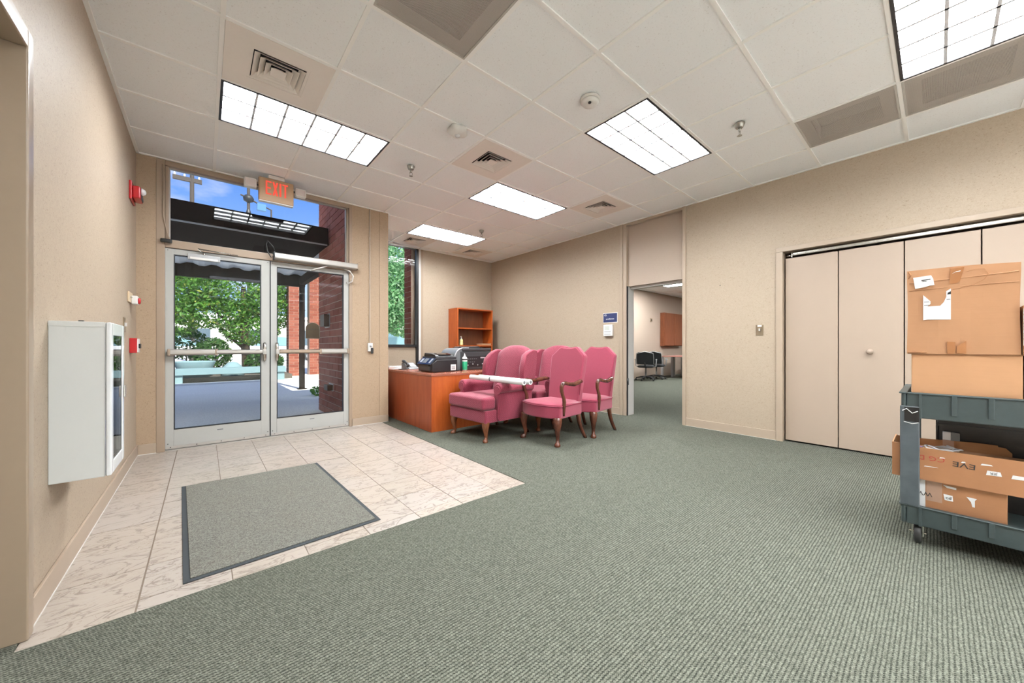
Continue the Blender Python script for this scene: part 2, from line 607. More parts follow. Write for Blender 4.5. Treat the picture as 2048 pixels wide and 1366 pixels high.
    M['car_glass'] = plain('car_glass', (0.20, 0.34, 0.37), 0.08, var=0.1)
    M['pole'] = plain('utility_pole', (0.075, 0.06, 0.05), 0.8, var=0.2)
    M['blue_box'] = plain('blue_box', (0.06, 0.19, 0.38), 0.4, var=0.05)


build_materials()

# ------------------------------------------------------------------ dimensions
LX, RX = -0.58, 4.795            # left and right wall faces
DW, BY = 1.77, 3.21              # entrance wall face and alcove window wall face
AX = 1.885                       # alcove side wall face
YB = -12.2                        # wall behind the camera
CE = 2.915                       # ceiling height
T = 0.6096                       # ceiling module
FX = 15.5                        # far wall of the conference room
FY = 3.134                       # side wall of the conference room seen through the opening

# ------------------------------------------------------------------ shell: walls
def bx(*b):
    return MB().box(*b)


wl_ = MB().box(LX - 0.13, LX, -1.12, DW + 0.16, 0, CE)
wl_.box(LX - 0.13, LX, -5.0, -2.25, 0, CE)
wl_.box(LX - 0.13, LX, -2.25, -1.12, 2.13, CE)
struct('wall_left', wl_, M['wall'])
struct('wall_bounce_left', bx(LX - 0.13, LX, YB, -5.0, 0, CE), M['bounce_wall'])
struct('wall_bounce_right', bx(RX, RX + 0.14, YB, -5.5, 0, CE), M['bounce_wall'])
ct = MB()
ct.box(LX - 0.135, LX + 0.022, -1.125, -1.068, 0, 2.185)
ct.box(LX - 0.135, LX + 0.022, -2.302, -2.245, 0, 2.185)
ct.box(LX - 0.135, LX + 0.022, -2.245, -1.125, 2.115, 2.185)
struct('trim_1', ct, plain('door_casing_paint', (0.27, 0.208, 0.148), 0.3, var=0.03), 0.006)
dl = obj('door_3', bx(LX - 0.115, LX - 0.07, -2.245, -1.13, 0.01, 2.11), M['trim'], kind='structure')
obj('doorknob', MB().lathe([(0.012, 0), (0.012, 0.03), (0.028, 0.04), (0.03, 0.055), (0.018, 0.066)], (LX - 0.07, -2.17, 1.0), 16, 'x'), M['chrome'], dl, smooth=True)

# right wall: alcove part, door header, middle part, closet header
wr = MB()
wr.box(RX, RX + 0.14, -0.115, BY + 0.14, 0, CE)
wr.box(RX, RX + 0.14, -2.06, -1.03, 0, CE)
wr.box(RX, RX + 0.14, -5.5, -2.06, 2.10, CE)
struct('wall_right', wr, M['wall'])
# full-height door frame with the transom panel above it
fr = MB()
fr.box(RX - 0.018, RX + 0.02, -0.115, -0.062, 0, CE)
fr.box(RX - 0.005, RX + 0.12, -0.172, -0.115, 0, CE)
fr.box(RX - 0.018, RX + 0.15, -1.062, -1.018, 0, CE)
fr.box(RX - 0.005, RX + 0.12, -1.018, -0.172, CE - 0.035, CE)
struct('trim_2', fr, M['trim'], 0.004)
struct('wall_header', bx(RX + 0.045, RX + 0.10, -1.018, -0.172, 1.965, CE - 0.035), M['wall_plain'])
# closet
cf = MB()
cf.box(RX - 0.02, RX + 0.14, -2.12, -2.058, 0, 2.095)
cf.box(RX - 0.02, RX + 0.14, -5.5, -2.058, 2.095, 2.145)
struct('trim_3', cf, M['trim'], 0.004)
ci = MB()
ci.box(RX + 0.70, RX + 0.74, -5.5, -2.0, 0, CE)
ci.box(RX + 0.14, RX + 0.70, -2.06, -2.02, 0, CE)
ci.box(RX + 0.14, RX + 0.70, -5.5, -5.46, 0, CE)
ci.box(RX + 0.14, RX + 0.70, -5.5, -2.0, 2.3, 2.34)
struct('wall_closet', ci, M['wall_plain'])

# rear wall behind the camera
struct('wall_back', MB().box(LX - 0.13, RX + 0.14, YB - 0.14, YB, 0, CE), M['bounce_wall'])
# entrance wall: pilasters left and right of the doors
we = MB()
we.box(LX, -0.443, DW, DW + 0.16, 0, CE)
struct('wall_front', we, M['wall_brown'])
we2 = MB()
we2.box(1.40, 1.765, DW, DW + 0.16, 0, CE)
we2.box(1.765, AX, DW - 0.006, BY + 0.14, 0, CE)
struct('wall_alcove', we2, M['wall_brown'])
# window wall of the alcove
wb = MB()
wb.box(3.135, RX, BY, BY + 0.14, 0, CE)
wb.box(AX, 3.0, BY + 0.03, BY + 0.08, 0, 1.045)
struct('wall_window_side', wb, M['wall'])
rf = MB()
rf.box(LX - 0.4, RX + 0.14, YB - 0.3, DW + 0.16, 3.06, 3.2)
rf.box(AX - 0.12, RX + 0.14, DW + 0.16, BY + 0.14, 3.06, 3.2)
rf.box(AX - 0.12, RX + 0.14, BY + 0.08, BY + 0.14, CE + 0.005, 3.3)
rf.box(-6.0, 1.4, DW + 0.03, DW + 0.16, 3.2, 4.05)  # unseen raised lip, added to keep sun off the canopy beam and walk
rf.box(-0.6, 1.4, DW + 0.1, DW + 0.16, CE + 0.005, 3.3)
struct('roof', rf, M['wall_plain'])

# baseboards
def base(name, boxes):
    b = MB()
    for q in boxes:
        b.box(*q)
    o = struct(name, b, M['trim'], 0.003)
    w = MB()
    for x0, x1, y0, y1, z0, z1 in boxes:
        w.box(x0 - 0.0015, x1 + 0.0015, y0 - 0.0015, y1 + 0.0015, 0.0, 0.007)
    obj('caulk_line', w, M['white_line'], o)
    return o


base('baseboard_left', [(LX, LX + 0.012, -1.067, DW, 0, 0.105)])
base('baseboard_right', [(RX - 0.012, RX, -0.06, BY, 0, 0.105), (RX - 0.012, RX, -2.057, -1.063, 0, 0.105)])
base('baseboard_front', [(LX + 0.012, -0.443, DW - 0.012, DW, 0, 0.1), (1.405, AX, DW - 0.018, DW - 0.006, 0, 0.1)])
base('baseboard_window', [(3.135, RX - 0.012, BY - 0.012, BY, 0, 0.1)])

# ------------------------------------------------------------------ floor
TX0, TX1, TY0, TY1 = LX, 1.80, -1.18, DW + 0.1
fl = obj('floor', bx(TX0, TX1, TY0, TY1, -0.05, -0.0035), M['grout'], kind='structure')
cp = MB()
cp.box(LX - 0.6, RX + 0.7, -3.7, TY0, -0.05, 0.004)
cp.box(LX - 0.6, LX - 0.001, TY0, -1.0, -0.05, 0.004)
cp.box(TX1, RX + 0.7, TY0, DW, -0.05, 0.004)
cp.box(AX, RX + 0.7, DW, BY, -0.05, 0.004)
cp.box(RX + 0.7, FX, -4.0, FY, -0.05, 0.004)
obj('carpet', cp, M['carpet'], fl, label='grey green ribbed loop carpet')
struct('floor_2', bx(LX - 0.6, RX + 0.7, YB, -3.7, -0.05, 0.0), M['bounce_floor'])  # assumed pale floor out of view, there to throw light upward
tw = 0.305
gx = [LX] + [-0.287 + tw * k for k in range(7)] + [TX1]
gy = [TY0] + [-1.085 + tw * k for k in range(10)] + [TY1]
for i in range(len(gx) - 1):
    for j in range(len(gy) - 1):
        g = 0.0022
        wx0, wx1 = gx[i] + g, gx[i + 1] - g
        if i == 0:
            wx1 -= 0.003
        h = random.uniform(-0.0006, 0.0006)
        obj('tile', bx(wx0, wx1, gy[j] + g * 0.7, gy[j + 1] - g * 0.7, -0.02, 0.0 + h), M['floor_tile'], fl)

# ------------------------------------------------------------------ ceiling
lights = [(0, 0), (4, 0), (4, -3), (4, 3), (4, -6), (0, -6), (4, -9), (0, -10), (4, -13), (0, -14), (4, -17), (0, -18)]  # rearmost ones are unseen, added to brighten faces turned to the rear
vents = [(0, -1), (3, -1), (6, -1), (6, 4), (4, 4)]
grilles = [(1, -3), (6, -5), (6, -6)]
skip = set(vents) | set(grilles)
for a, b in lights:
    skip |= {(a, b), (a + 1, b)}
tb = MB()
w = 0.012


def inside_y(x):
    return BY if x > AX - 0.02 else DW


for i in range(-1, 8):
    x = i * T
    if x < LX + 0.02:
        continue
    ya = YB
    for (a, b) in sorted([q for q in lights if q[0] + 1 == i], key=lambda q: q[1]):
        tb.box(x - w, x + w, ya, b * T, CE, CE + 0.02)
        ya = (b + 1) * T
    tb.box(x - w, x + w, ya, inside_y(x), CE, CE + 0.02)
for j in range(-20, 6):
    y = j * T
    if y < YB:
        continue
    tb.box(LX if y < DW else AX, RX, y - w, y + w, CE + 0.0005, CE + 0.02)
tb.box(LX, LX + 0.022, YB, DW, CE - 0.001, CE + 0.02)
tb.box(RX - 0.022, RX, YB, BY, CE - 0.001, CE + 0.02)
tb.box(LX, AX, DW - 0.022, DW, CE - 0.001, CE + 0.02)
tb.box(AX, RX, BY - 0.03, BY + 0.03, CE - 0.001, CE + 0.02)
tb.box(AX, AX + 0.022, DW, BY, CE - 0.001, CE + 0.02)
ceil = obj('ceiling', tb, M['tbar'], kind='structure')
for i in range(-1, 8):
    for j in range(-20, 6):
        if (i, j) in skip:
            continue
        x0, x1 = max(i * T, LX), min((i + 1) * T, RX)
        y0, y1 = max(j * T, YB), (j + 1) * T
        if (x0 + x1) / 2 < AX and y1 > DW:
            if x1 > AX + 0.1 and y0 > 1.2:
                if y0 < DW:
                    obj('ceiling_tile', bx(x0 + 0.002, AX, y0 + 0.002, DW, CE + 0.004, CE + 0.02), M['tile_ceiling'], ceil)
                x0 = AX
            else:
                y1 = DW
        y1 = min(y1, BY)
        if x1 - x0 < 0.03 or y1 - y0 < 0.03:
            continue
        obj('ceiling_tile', bx(x0 + 0.002, x1 - 0.002, y0 + 0.002, y1 - 0.002, CE + 0.008 + random.uniform(0, 0.002), CE + 0.02), M['tile_ceiling'], ceil)

# ------------------------------------------------------------------ recessed fluorescent lights
def make_light(a, b, label):
    x0, y0 = a * T, b * T
    x1, y1 = x0 + 2 * T, y0 + T
    t = thing('ceiling_light', ((x0 + x1) / 2, (y0 + y1) / 2, CE), label, 'ceiling light', 'recessed fluorescent ceiling lights')
    e = 0.013
    obj('frame', MB().ring((x0 + e - .004, x1 - e + .004, y0 + e - .004, y1 - e + .004), (x0 + e + 0.013, x1 - e - 0.013, y0 + e + 0.013, y1 - e - 0.013), CE - 0.002, CE + 0.003), M['gasket'], t)
    ix0, ix1, iy0, iy1 = x0 + e + 0.013, x1 - e - 0.013, y0 + e + 0.013, y1 - e - 0.013
    h = MB().ring((ix0 - 0.008, ix1 + 0.008, iy0 - 0.008, iy1 + 0.008), (ix0, ix1, iy0, iy1), CE + 0.004, CE + 0.10)
    h.box(ix0 - .008, ix1 + .008, iy0 - .008, iy1 + .008, CE + 0.1, CE + 0.104)
    obj('housing', h, M['reflector'], t)
    obj('lamp', bx(ix0 + 0.004, ix1 - 0.004, iy0 + 0.004, iy1 - 0.004, CE + 0.036, CE + 0.040), M['lamp'], t)
    lv = MB()
    lw, lh = ix1 - ix0, iy1 - iy0

    def blade(p0, p1, across):
        ps = []
        for hw, z in ((0.008, CE + 0.001), (0.008, CE + 0.003), (0.0035, CE + 0.030)):
            ps.append((hw, z))
        prof = [(-q, z) for q, z in ps] + [(q, z) for q, z in reversed(ps)]
        if across == 'x':
            lv.prism([(p0 + q, z) for q, z in prof], 'x', 0, 0) if False else lv.add(*pr(prof, p0, p1, 'y'))
        else:
            lv.add(*pr(prof, p0, p1, 'x'))

    def pr(prof, at, rng, ax):
        n = len(prof)
        vs = []
        for e_ in rng:
            for q, z in prof:
                vs.append((e_, at + q, z) if ax == 'x' else (at + q, e_, z))
        fs = [tuple(range(n - 1, -1, -1)), tuple(range(n, 2 * n))] + [(i, (i + 1) % n, n + (i + 1) % n, n + i) for i in range(n)]
        return vs, fs
    for k in (1, 2):
        blade(iy0 + lh * k / 3, (ix0, ix1), 'y')
    for k in range(1, 6):
        blade(ix0 + lw * k / 6, (iy0, iy1), 'x')
    obj('louver', lv, M['louver'], t)
    return t


LL = {(0, 0): 'bright eighteen cell fluorescent light just inside the glass entrance doors',
      (4, -3): 'large bright fluorescent light in the middle of the ceiling beside the round smoke detector',
      (4, 0): 'fluorescent light between two beige air vents, above the burgundy chairs',
      (4, 3): 'farthest fluorescent light, small, above the desk alcove near the window',
      (4, -6): 'nearest fluorescent light, cut by the frame, beside the perforated grilles',
      (0, -6): 'fluorescent light above the left wall doorway behind the viewer',
      (4, -9): 'fluorescent light behind the viewer near the closet',
      (0, -10): 'fluorescent light at the rear left behind the viewer',
      (4, -13): 'added unseen fluorescent light, third row behind the viewer, closet side',
      (0, -14): 'added unseen fluorescent light, third row behind the viewer, doorway side',
      (4, -17): 'added unseen fluorescent light near the rear wall, closet side',
      (0, -18): 'added unseen fluorescent light near the rear wall, doorway side'}
for a, b in lights:
    make_light(a, b, LL[(a, b)])

# ------------------------------------------------------------------ air vents and return grilles
def frustum(mb, cx, cy, h0, z0, h1, z1, th=0.003):
    r = []
    for h, z in ((h0, z0), (h1, z1)):
        r.append([(cx - h, cy - h, z), (cx + h, cy - h, z), (cx + h, cy + h, z), (cx - h, cy + h, z)])
    r.append([(x + (cx - x) / abs(cx - x) * th, y + (cy - y) / abs(cy - y) * th, z) for x, y, z in r[1]])
    r.append([(x + (cx - x) / abs(cx - x) * th, y + (cy - y) / abs(cy - y) * th, z) for x, y, z in r[0]])
    vs = [p for q in r for p in q]
    fs = []
    for k in range(4):
        for i in range(4):
            j = (i + 1) % 4
            fs.append((k * 4 + i, k * 4 + j, ((k + 1) % 4) * 4 + j, ((k + 1) % 4) * 4 + i))
    mb.add(vs, fs)


def make_vent(a, b, label, full=True):
    cx, cy = (a + .5) * T, (b + .5) * T
    t = thing('air_vent', (cx, cy, CE), label, 'air vent', 'square ceiling air vents')
    hh = T / 2 - 0.013
    n = 0.165
    p = MB().ring((cx - hh, cx + hh, cy - hh, cy + hh), (cx - n, cx + n, cy - n, cy + n), CE - 0.001, CE + 0.008)
    obj('panel', p, M['vent'], t)
    d = MB().ring((cx - n - .01, cx + n + .01, cy - n - .01, cy + n + .01), (cx - n + .004, cx + n - .004, cy - n + .004, cy + n - .004), CE + 0.009, CE + 0.09)
    d.box(cx - n, cx + n, cy - n, cy + n, CE + 0.09, CE + 0.095)
    obj('duct', d, M['gasket'], t)
    obj('rim', MB().ring((cx - n, cx + n, cy - n, cy + n), (cx - n + .018, cx + n - .018, cy - n + .018, cy + n - .018), CE + 0.002, CE + 0.008), M['vent'], t)
    for h in (0.143, 0.110, 0.077):
        f = MB()
        frustum(f, cx, cy, h, CE - 0.006, h - 0.032, CE + 0.026)
        obj('blade', f, M['vent'], t)
    f = MB().box(cx - 0.044, cx + 0.044, cy - 0.044, cy + 0.044, CE - 0.006, CE - 0.002)
    frustum(f, cx, cy, 0.044, CE - 0.004, 0.02, CE + 0.02)
    obj('center_plate', f, M['vent'], t)


VL = {(0, -1): 'largest looking beige air vent, next to the fluorescent light near the entrance',
      (3, -1): 'beige square air vent in mid ceiling beyond the white bumpy detector',
      (6, -1): 'beige square air vent near the tall doorway on the right',
      (6, 4): 'small far beige air vent nearest the alcove corner above the bookcase',
      (4, 4): 'small far air vent just above the alcove window'}
for a, b in vents:
    make_vent(a, b, VL[(a, b)])


def make_grille(a, b, label):
    cx, cy = (a + .5) * T, (b + .5) * T
    t = thing('return_grille', (cx, cy, CE), label, 'grille', 'perforated return air grilles')
    h = T / 2 - 0.013
    obj('frame', MB().ring((cx - h, cx + h, cy - h, cy + h), (cx - h + .012, cx + h - .012, cy - h + .012, cy + h - .012), CE - 0.001, CE + 0.01), M['duct_grey'], t)
    obj('perforated_panel', bx(cx - h + .012, cx + h - .012, cy - h + .012, cy + h - .012, CE + 0.001, CE + 0.0018), M['perforated'], t)
    n = 0.20
    bk = MB().ring((cx - h, cx + h, cy - h, cy + h), (cx - n, cx + n, cy - n, cy + n), CE + 0.012, CE + 0.016)
    obj('backing', bk, M['duct_grey'], t)
    d = MB().ring((cx - n - .004, cx + n + .004, cy - n - .004, cy + n + .004), (cx - n, cx + n, cy - n, cy + n), CE + 0.016, CE + 0.12)
    d.box(cx - n - .004, cx + n + .004, cy - n - .004, cy + n + .004, CE + 0.12, CE + 0.124)
    obj('duct', d, M['duct_dark'], t)


make_grille(1, -3, 'dark perforated grille at the top edge above the middle of the room')
make_grille(6, -5, 'perforated grille away from the light, above the closet wall')
make_grille(6, -6, 'perforated grille directly beside the nearest fluorescent light at right')

# detectors and sprinklers
def smoke(x, y, label):
    t = thing('smoke_detector', (x, y, CE), label, 'smoke detector')
    obj('base', MB().lathe([(0.072, 0), (0.074, -0.008), (0.070, -0.018), (0.05, -0.018)], (x, y, CE), 28), M['white_plastic'], t, smooth=True)
    obj('cover', MB().lathe([(0.066, -0.016), (0.066, -0.026), (0.052, -0.044), (0.02, -0.050), (0.004, -0.050)], (x, y, CE), 28), M['white_plastic'], t, smooth=True)
    obj('slot', MB().lathe([(0.012, -0.048), (0.012, -0.053), (0.002, -0.053)], (x - 0.03, y - 0.02, CE), 12), M['dark'], t)
    return t


smoke(2.133, -1.531, 'round white smoke detector beside the large middle light')
t = thing('carbon_monoxide_alarm', (1.573, -0.562, CE), 'bulky white lobed alarm on the ceiling between two lights', 'alarm')
rings = []
for r, h in ((0.075, 0), (0.082, -0.012), (0.084, -0.028), (0.066, -0.046), (0.03, -0.056), (0.004, -0.058)):
    rings.append([(1.573 + r * (1 + 0.10 * math.cos(5 * a)) * math.cos(a), -0.562 + r * (1 + 0.10 * math.cos(5 * a)) * math.sin(a), CE + h) for a in [2 * PI * k / 40 for k in range(40)]])
obj('shell', MB().loft(rings), M['white_plastic'], t, smooth=True)
obj('mount', MB().lathe([(0.06, 0.0), (0.06, 0.004)], (1.573, -0.562, CE - .003), 20), M['dark'], t)
obj('strobe_lens', MB().lathe([(0.025, -0.048), (0.022, -0.064), (0.008, -0.07), (0.001, -0.07)], (1.573, -0.562, CE), 14), M['steel_gloss'], t, smooth=True)


def sprinkler(x, y, label):
    t = thing('sprinkler_head', (x, y, CE), label, 'sprinkler', 'chrome ceiling sprinklers')
    obj('escutcheon', MB().lathe([(0.040, 0), (0.040, -0.004), (0.030, -0.030), (0.024, -0.036), (0.010, -0.036)], (x, y, CE), 20), M['brushed'], t, smooth=True)
    obj('stem', MB().lathe([(0.012, -0.034), (0.012, -0.055), (0.009, -0.058), (0.009, -0.062)], (x, y, CE), 14), M['brushed'], t, smooth=True)
    fr_ = MB()
    for s in (-1, 1):
        fr_.tube([(x + s * 0.009, y, CE - 0.058), (x + s * 0.015, y, CE - 0.072), (x + s * 0.012, y, CE - 0.088), (x, y, CE - 0.096)], 0.0028, 6)
    obj('frame_arm', fr_, M['brushed'], t, smooth=True)
    obj('deflector', MB().lathe([(0.004, -0.094), (0.019, -0.098), (0.019, -0.100), (0.002, -0.100)], (x, y, CE), 16), M['brushed'], t)


sprinkler(1.55, 0.305, 'chrome sprinkler left of the middle row, nearest the entrance doors')
sprinkler(3.335, -2.152, 'chrome sprinkler nearest the viewer, right of the large middle light')
sprinkler(3.311, 1.517, 'farthest chrome sprinkler, above the burgundy chairs by the alcove light')

# ------------------------------------------------------------------ entrance: storefront frame, doors, transom
sf = MB()
FY0, FY1 = DW - 0.004, DW + 0.11
sf.box(-0.443, -0.379, FY0, FY1, 0, CE)
sf.box(1.366, 1.405, FY0, FY1, 0, CE)
sf.box(-0.379, 1.366, FY0, FY1, 2.045, 2.125)
sf.box(-0.379, 1.366, FY0, FY1, 2.862, CE)
sf.box(-0.379, -0.352, FY0 + 0.02, FY1, 2.125, 2.862)
sf.box(1.342, 1.366, FY0 + 0.02, FY1, 2.125, 2.862)
struct('trim_4', sf, M['trim_brown'], 0.004)
struct('trim_5', bx(-0.379, 1.366, DW, DW + 0.09, -0.002, 0.012), M['alu'])
tw_ = obj('window_1', MB().box(-0.352, 1.342, DW + 0.052, DW + 0.060, 2.125, 2.862), M['glass'], kind='structure')
tf = MB()
for q in ((-0.352, -0.342, 2.125, 2.862), (1.332, 1.342, 2.125, 2.862), (-0.342, 1.332, 2.125, 2.135), (-0.342, 1.332, 2.850, 2.862)):
    tf.box(q[0], q[1], DW + 0.04, DW + 0.07, q[2], q[3])
obj('glazing_bead', tf, M['alu'], tw_)

YD0, YD1 = DW + 0.012, DW + 0.056


def leafdoor(name, x0, x1, gx0, gx1, hinge):
    d = MB()
    zt, zb = 2.04, 0.018
    d.box(x0, gx0, YD0, YD1, zb, zt)
    d.box(gx1, x1, YD0, YD1, zb, zt)
    d.box(gx0, gx1, YD0, YD1, 1.985, zt)
    d.box(gx0, gx1, YD0, YD1, zb, 0.208)
    o = obj(name, d, M['alu_white'], kind='structure', bevel=0.002)
    gk = MB()
    for q in ((gx0, gx0 + 0.007, 0.208, 1.985), (gx1 - 0.007, gx1, 0.208, 1.985), (gx0, gx1, 0.208, 0.215), (gx0, gx1, 1.978, 1.985)):
        gk.box(q[0], q[1], YD0 - 0.001, YD1 + 0.001, q[2], q[3])
    obj('gasket', gk, M['gasket'], o)
    obj('glass_pane', bx(gx0 + 0.007, gx1 - 0.007, YD0 + 0.018, YD0 + 0.026, 0.215, 1.978), M['glass'], o)
    sw = MB()
    sw.box(x0 + 0.01, x1 - 0.01, YD0 - 0.006, YD0, 0.018, 0.045)
    obj('door_sweep', sw, M['alu'], o)
    sc_ = MB()
    for k in range(5):
        sx_ = x0 + 0.04 + k * (x1 - x0 - 0.08) / 4
        sc_.lathe([(0.005, 0), (0.004, -0.003), (0.001, -0.003)], (sx_, YD0 - 0.006, 0.034), 8, 'y')
    for q in (x0 + 0.02, x1 - 0.02):
        sc_.lathe([(0.005, 0), (0.004, -0.003), (0.001, -0.003)], (q, YD0, 0.07), 8, 'y')
        sc_.lathe([(0.004, 0), (0.003, -0.003), (0.001, -0.003)], (q, YD0, 2.022), 8, 'y')
    obj('screw', sc_, M['dark'], o, kind='stuff')
    obj('maker_plate', bx((gx0 + gx1) / 2 - 0.025, (gx0 + gx1) / 2 + 0.025, YD0 - 0.001, YD0, 0.155, 0.165), M['grey_plastic'], o)
    return o


d1 = leafdoor('door_1', -0.379, 0.499, -0.315, 0.416, 'l')
d2 = leafdoor('door_2', 0.506, 1.365, 0.567, 1.303, 'r')
obj('astragal', bx(0.497, 0.508, YD0 - 0.004, YD0 + 0.02, 0.018, 2.04), M['gasket'], d1)


def pushbar(d, xh, xm, xe, mtouch):
    """xh hinge end, xm where housing meets touch bar, xe latch end"""
    z = 0.992
    s = 1 if xe > xh else -1
    hb = MB()
    hb.prism([(YD0 - 0.002, z - 0.032), (YD0 - 0.045, z - 0.030), (YD0 - 0.058, z - 0.015), (YD0 - 0.058, z + 0.016), (YD0 - 0.045, z + 0.030), (YD0 - 0.002, z + 0.032)], 'x', min(xh, xm), max(xh, xm))
    b = obj('push_bar', hb, M['alu'], d, bevel=0.002)
    obj('end_cap', bx(min(xh, xh + s * 0.022), max(xh, xh + s * 0.022), YD0 - 0.062, YD0, z - 0.034, z + 0.034), M['alu_brown'], b, bevel=0.004)
    tb_ = MB()
    a, c = sorted((xm, xe))
    tb_.prism([(YD0 - 0.004, z - 0.026), (YD0 - 0.054, z - 0.024), (YD0 - 0.068, z - 0.012), (YD0 - 0.068, z + 0.014), (YD0 - 0.054, z + 0.024), (YD0 - 0.004, z + 0.026)], 'x', a, c)
    obj('touch_bar', tb_, mtouch, b, bevel=0.002)
    obj('bar_joint', bx(xm - 0.012, xm + 0.012, YD0 - 0.064, YD0, z - 0.033, z + 0.033), M['alu_brown'], b, bevel=0.003)
    lt = MB()
    lt.box(min(xe, xe + s * 0.035), max(xe, xe + s * 0.035), YD0 - 0.06, YD0, z - 0.028, z + 0.028)
    obj('latch_head', lt, M['alu'], b, bevel=0.004)
    hx = xe + s * 0.022
    hd = MB()
    hd.tube([(hx, YD0 - 0.012, z + 0.10), (hx, YD0 - 0.022, z + 0.10), (hx, YD0 - 0.03, z + 0.05), (hx, YD0 - 0.03, z - 0.06), (hx, YD0 - 0.022, z - 0.10), (hx, YD0 - 0.01, z - 0.106)], [0.006, 0.014, 0.016, 0.016, 0.013, 0.008], 12)
    obj('door_pull', hd, M['chrome'], b, smooth=True)


pushbar(d1, -0.36, 0.02, 0.425, M['alu'])
pushbar(d2, 1.352, 1.02, 0.588, M['alu_brown'])
# surface closer on the left leaf
cl = thing('door_closer', (-0.08, YD0, 1.97), 'short silver door closer with arm on left glass door', 'door closer')
obj('body', bx(-0.21, 0.05, YD0 - 0.055, YD0 - 0.001, 1.945, 2.005), M['silver'], cl, bevel=0.005)
obj('cover_strip', bx(-0.19, 0.03, YD0 - 0.058, YD0 - 0.054, 1.952, 1.972), M['white_plastic'], cl)
obj('pinion', MB().lathe([(0.012, 0), (0.012, 0.018), (0.006, 0.02)], (-0.08, YD0 - 0.03, 2.005), 12), M['chrome'], cl, smooth=True)
am = MB().tube([(-0.08, YD0 - 0.03, 2.022), (-0.13, YD0 - 0.05, 2.062), (0.20, YD0 - 0.045, 2.045)], 0.006, 8)
obj('arm', am, M['chrome'], cl, smooth=True)
# automatic operator over the right leaf
op = thing('automatic_door_operator', (0.99, DW - 0.01, 2.10), 'long silver automatic opener box above right glass door', 'door operator')
obj('case', MB().prism([(DW - 0.006, 2.055), (DW - 0.085, 2.06), (DW - 0.095, 2.07), (DW - 0.095, 2.118), (DW - 0.085, 2.130), (DW - 0.006, 2.135)], 'x', 0.535, 1.445), M['alu'], op, bevel=0.003)
obj('end_cap', bx(0.525, 0.536, DW - 0.096, DW - 0.006, 2.052, 2.137), M['black'], op)
obj('end_cap', bx(1.444, 1.455, DW - 0.096, DW - 0.006, 2.056, 2.136), M['alu_brown'], op)
obj('arm', MB().tube([(1.09, DW - 0.05, 2.056), (0.96, DW - 0.06, 2.000), (0.93, YD0 - 0.02, 1.99), (0.93, YD0 - 0.002, 1.99)], [0.009, 0.009, 0.008, 0.008], 8), M['white_plastic'], op, smooth=True)
obj('cable', MB().tube([(0.545, DW - 0.05, 2.137), (0.52, DW - 0.06, 2.2), (0.49, DW - 0.04, 2.24), (0.475, DW - 0.02, 2.27), (0.46, DW - 0.03, 2.22), (0.468, DW - 0.05, 2.14), (0.50, DW - 0.07, 2.07), (0.53, DW - 0.07, 2.085)], 0.006, 8), M['black'], op, smooth=True)
obj('loop_cable', MB().tube([(1.30, DW - 0.02, 2.056), (1.36, DW - 0.05, 2.03), (1.40, DW - 0.06, 1.97), (1.39, DW - 0.05, 1.90), (1.35, DW - 0.02, 1.87), (1.335, DW + 0.0, 1.885)], 0.008, 8), M['white_plastic'], op, smooth=True)
sn = thing('motion_sensor', (-0.36, DW - 0.004, 2.10), 'small black motion sensor at top left of entrance doors', 'sensor')
obj('housing', bx(-0.41, -0.325, DW - 0.045, DW - 0.004, 2.085, 2.122), M['black_gloss'], sn, bevel=0.008)
obj('cable', MB().tube([(-0.345, DW - 0.012, 2.12), (-0.365, DW - 0.012, 2.2), (-0.392, DW - 0.012, 2.35), (-0.395, DW - 0.012, 2.86)], 0.005, 6), M['trim_brown'], sn, smooth=True)
# arched notice hanging on the glass
an = thing('arched_notice', (0.95, YD0 + 0.03, 1.25), 'brown arch topped notice fixed outside on right door glass', 'sign')
pl = [(0.872, 1.152), (1.027, 1.152), (1.027, 1.27)] + [(0.9495 + 0.0775 * math.cos(a), 1.27 + 0.0775 * math.sin(a)) for a in [PI * k / 12 for k in range(1, 12)]] + [(0.872, 1.27)]
obj('board', MB().prism(pl, 'y', YD0 + 0.028, YD0 + 0.036), plain('notice_back', (0.13, 0.07, 0.025), 0.6, var=0.25, scale=14), an)
obj('rim', MB().tube([(p[0], YD0 + 0.032, p[1]) for p in pl], 0.004, 6, closed=True), M['white_plastic'], an, smooth=True)
obj('crease', bx(0.88, 1.02, YD0 + 0.0265, YD0 + 0.028, 1.262, 1.266), M['dark'], an)

# ------------------------------------------------------------------ exit sign
EY = 1.47
ex = thing('exit_sign', (0.525, EY, CE), 'lit red EXIT sign with twin lamp heads by entrance transom', 'exit sign')
obj('housing', bx(0.362, 0.688, EY, EY + 0.055, 2.628, 2.878), M['exit_face'], ex, bevel=0.012, seg=3)
obj('lower_edge', bx(0.366, 0.684, EY + 0.004, EY + 0.06, 2.620, 2.632), M['white_plastic'], ex, bevel=0.003)
obj('ceiling_mount', bx(0.45, 0.60, EY - 0.01, EY + 0.06, 2.876, CE), M['white_plastic'], ex, bevel=0.004)
LZ0, LZ1 = 2.700, 2.845
lw_, st = 0.052, 0.014
lx = 0.425


def letter(strokes, name='letter'):
    m = MB()
    for q in strokes:
        m.prism(q, 'y', EY - 0.004, EY + 0.001)
    obj(name, m, M['exit_red'], ex)


def rect(x0, x1, z0, z1):
    return [(x0, z0), (x1, z0), (x1, z1), (x0, z1)]


